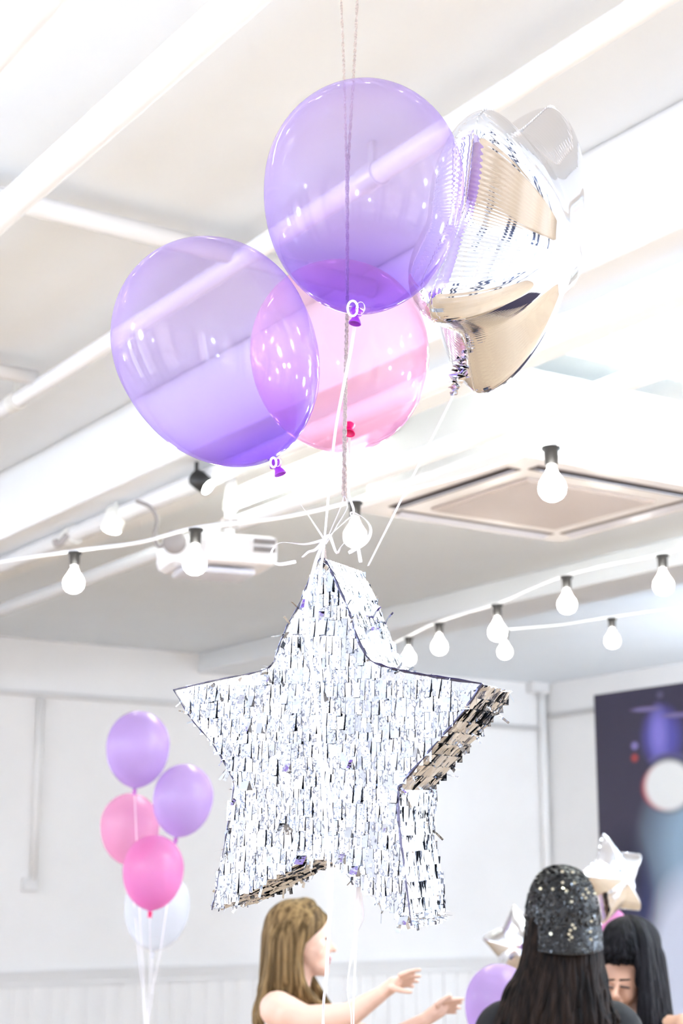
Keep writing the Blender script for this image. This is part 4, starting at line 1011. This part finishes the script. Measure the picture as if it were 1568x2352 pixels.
for (px, py) in ((1240,2041),(1268,2042),(1291,2027),(1318,2028),(1292,2040),(1300,2046),(1345,2042),(1338,2055),(1350,2050),(1344,2062),(1290,2002),(1314,2003),(1311,2124),(1316,2131),(1306,2136),(1303,2145),(1309,2152),(1303,2160),(1304,2168),(1352,2139),(1353,2157),(1349,2167),(1261,2144),(1243,2179),(1365,2052),(1357,2116),(1312,2071)):
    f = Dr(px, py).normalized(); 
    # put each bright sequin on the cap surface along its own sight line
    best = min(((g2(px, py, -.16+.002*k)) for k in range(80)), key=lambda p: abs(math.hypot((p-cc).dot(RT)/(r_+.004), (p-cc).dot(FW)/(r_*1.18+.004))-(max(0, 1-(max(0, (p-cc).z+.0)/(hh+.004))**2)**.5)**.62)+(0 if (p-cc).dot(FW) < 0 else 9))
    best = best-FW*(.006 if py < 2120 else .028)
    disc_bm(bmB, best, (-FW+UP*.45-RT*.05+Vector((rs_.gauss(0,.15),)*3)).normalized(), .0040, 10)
s_ = link('sequins', bmA, M['sequin'], hat); s_['kind'] = 'stuff'
link('bright_sequins', bmB, M['sequinbright'], hat)
bpy.data.objects.remove(capn)

# --- black haired girl, face bowed, at the right
G3 = 4.85
def g3(px, py, off=0): return Q(px, py, G3+off)
base3 = g3(1460, 2350); base3 = Vector((base3.x, base3.y, 0))
P3 = thing('person', 'girl with straight black hair bowing her head beside the girl in the cap', 'person', base3)
bm = bmesh.new(); zs3 = g3(1460, 2335).z
fwd3 = (-FW*.8-RT*.6).normalized(); sd3 = UP.cross(fwd3)
lower_body(bm, base3, sd3, fwd3, zs3)
q3 = qbasis(RT, (UP*.95+FW*.3).normalized())
ell(bm, g3(1440, 2195), (.082, .095, .100), q3, 28)
ell(bm, g3(1428, 2245, -.045), (.056, .055, .065), q3); ell(bm, g3(1422, 2290, -.055), (.038, .035, .036), q3)
cap(bm, g3(1418, 2312, -.065), g3(1416, 2318, -.07), .018, .015)
cap(bm, g3(1417, 2262, -.100), g3(1410, 2288, -.122), .007, .011)          # nose
cap(bm, g3(1404, 2290, -.108), g3(1420, 2291, -.108), .008, .008)
cap(bm, g3(1400, 2253, -.094), g3(1440, 2253, -.092), .008, .010)          # brow
cap(bm, g3(1404, 2303, -.096), g3(1424, 2304, -.094), .008, .008)          # mouth
ell(bm, g3(1398, 2282, -.080), (.022, .018, .022), q3); ell(bm, g3(1440, 2284, -.078), (.024, .020, .024), q3)
cap(bm, g3(1452, 2260), g3(1462, 2335), .045, .055)
for s in (-1, 1):
    a = base3+sd3*s*.15+UP*(zs3-.03); b = base3+sd3*s*.20+UP*(zs3-.27)+fwd3*.04; c = base3+sd3*s*.19+UP*(zs3-.50)+fwd3*.08
    cap(bm, a, b, .046, .034); cap(bm, b, c, .034, .022); cap(bm, c, c-UP*.05, .02, .022); cap(bm, c-UP*.05+fwd3*.018, c-UP*.05-fwd3*.018, .016, .016)
    for k in range(4): finger(bm, c-UP*.06+fwd3*(k-1.5)*.016, -UP+fwd3*.1, -sd3*s*.5, .066, .0075)
    finger(bm, c-UP*.02+fwd3*.025, -UP*.7+fwd3*.6, -UP*.4, .05, .0085)
remesh(bm, 'body', M['skin2'], P3, .005, 5)
torso_shell(base3, sd3, fwd3, zs3, M['blacktee'], P3, 'dark_top', .014); shorts(base3, sd3, fwd3, zs3, M['denim'], P3, 'jeans', .30)
bm = bmesh.new()
for x0, x1 in ((1394, 1408), (1426, 1444)): cap(bm, g3(x0, 2266, -.101), g3(x1, 2269, -.099), .0032, .0028, 8)
link('eyelashes', bm, M['eye'], P3, True)
bm = bmesh.new()
for x0, x1 in ((1392, 1410), (1424, 1446)): cap(bm, g3(x0, 2251, -.103), g3(x1, 2250, -.100), .0028, .0022, 8)
link('eyebrows', bm, M['hairblue'], P3, True)
bm = bmesh.new(); cap(bm, g3(1406, 2303, -.103), g3(1421, 2304, -.101), .0050, .0050, 8); link('lips', bm, M['lips'], P3, True)
bm = bmesh.new(); ell(bm, g3(1448, 2166, .030), (.090, .092, .080), q3, 28); cap(bm, g3(1494, 2200, .0), g3(1510, 2420, .0), .045, .060); cap(bm, g3(1470, 2230, .06), g3(1480, 2420, .06), .06, .07)
remesh(bm, 'hair', M['hairblue'], P3, .009, 5)
def gl3(L_, off): return [g3(x, y, o_) for (x, y), o_ in zip(L_, off)]
kA = gl3([(1436,2112),(1412,2118),(1398,2130),(1390,2148),(1386,2166),(1385,2184),(1386,2200),(1388,2214)], [.0,-.04,-.06,-.075,-.085,-.09,-.092,-.092])
kB = gl3([(1438,2108),(1432,2118),(1426,2132),(1422,2150),(1419,2168),(1418,2186),(1418,2202),(1419,2216)], [-.02,-.06,-.08,-.095,-.105,-.110,-.112,-.112])
kC = gl3([(1440,2107),(1442,2118),(1446,2133),(1450,2150),(1454,2168),(1458,2186),(1461,2202),(1463,2216)], [-.02,-.06,-.08,-.095,-.104,-.106,-.106,-.105])
kC2 = gl3([(1444,2108),(1456,2126),(1466,2160),(1470,2205),(1473,2250),(1474,2300),(1470,2350),(1466,2420)], [-.02,-.06,-.09,-.105,-.11,-.12,-.12,-.12])
kD = gl3([(1446,2106),(1466,2122),(1480,2160),(1486,2210),(1488,2260),(1490,2310),(1490,2360),(1488,2430)], [-.02,-.06,-.09,-.10,-.11,-.115,-.12,-.12])
kE = gl3([(1452,2108),(1484,2130),(1502,2170),(1512,2225),(1520,2270),(1530,2320),(1540,2370),(1548,2440)], [0,-.03,-.03,-.03,-.04,-.04,-.05,-.05])
kF = gl3([(1450,2110),(1480,2135),(1498,2180),(1506,2230),(1512,2280),(1520,2330),(1528,2380),(1530,2440)], [.03,.07,.09,.09,.09,.09,.09,.09])
lock_hair('hair_locks', M['hairblue'], P3, [(0, kA), (.2, kB), (.42, kC), (.43, kC2), (.66, kD), (.85, kE), (1, kF)], 340, .0075, seed=12, jit=.004)

# ------------------------------------------------------------------ street outside, seen only as reflections
m, N, L, P = mat('facade_grid'); tc = N.new('ShaderNodeTexCoord'); br = N.new('ShaderNodeTexBrick')
br.offset = 0; br.inputs['Scale'].default_value = 1; br.inputs['Brick Width'].default_value = 1.5; br.inputs['Row Height'].default_value = 2.4; br.inputs['Mortar Size'].default_value = .42
br.inputs['Color1'].default_value = (.04, .05, .06, 1); br.inputs['Color2'].default_value = (.10, .10, .10, 1); br.inputs['Mortar'].default_value = (.70, .56, .44, 1)
mp = N.new('ShaderNodeMapping'); mp.inputs['Rotation'].default_value = (PI/2, 0, PI/2); L.new(tc.outputs['Object'], mp.inputs[0]); L.new(mp.outputs[0], br.inputs['Vector']); L.new(br.outputs['Color'], P.inputs['Base Color'])
bm = bmesh.new(); box(bm, (XL-22, -16, -6), (XL-16, 14, 9)); tag(link('building', bm, m), 'pale apartment block across the street, outside the left windows', 'building')
bm = bmesh.new(); box(bm, (-12, YB-17, -6), (26, YB-13, 10)); o = link('building', bm, m2_ := m.copy()); tag(o, 'long apartment block across the yard, outside the rear windows', 'building')
m2_.node_tree.nodes['Mapping'].inputs['Rotation'].default_value = (-PI/2, 0, 0)
# unseen curtains added at the window edges, dark shapes for the foil to reflect
M['curtain'] = simple('added_curtain_cloth', (.16, .18, .27), .9, var=.2)
for wins, ax in ((RIGHT_WIN, 'y'), (REAR_WIN, 'x')):
    for a, c in wins:
        for e in (a-.20, c-.12):
            bm = bmesh.new(); n = 40; P_ = []
            for i in range(n+1):
                u = e+.32*i/n; w = .05+.025*math.sin(i*.95); P_.append((XL+w, u) if ax == 'y' else (u, YB+w))
            for z0, z1 in ((.1, 3.1),):
                q0 = [bm.verts.new((x, y, z0)) for x, y in P_]; q1 = [bm.verts.new((x, y, z1)) for x, y in P_]
                for i in range(n): bm.faces.new((q0[i], q0[i+1], q1[i+1], q1[i]))
            o = link('curtain', bm, M['curtain'], smooth=True); so = o.modifiers.new('s', 'SOLIDIFY'); so.thickness = .004
            tag(o, 'added grey blue curtain at the side of a window, a dark shape for reflections', 'curtain', 'added curtains that vary the reflections')
print('ROOM', XC, YW, RZ, X1, X2, cz)
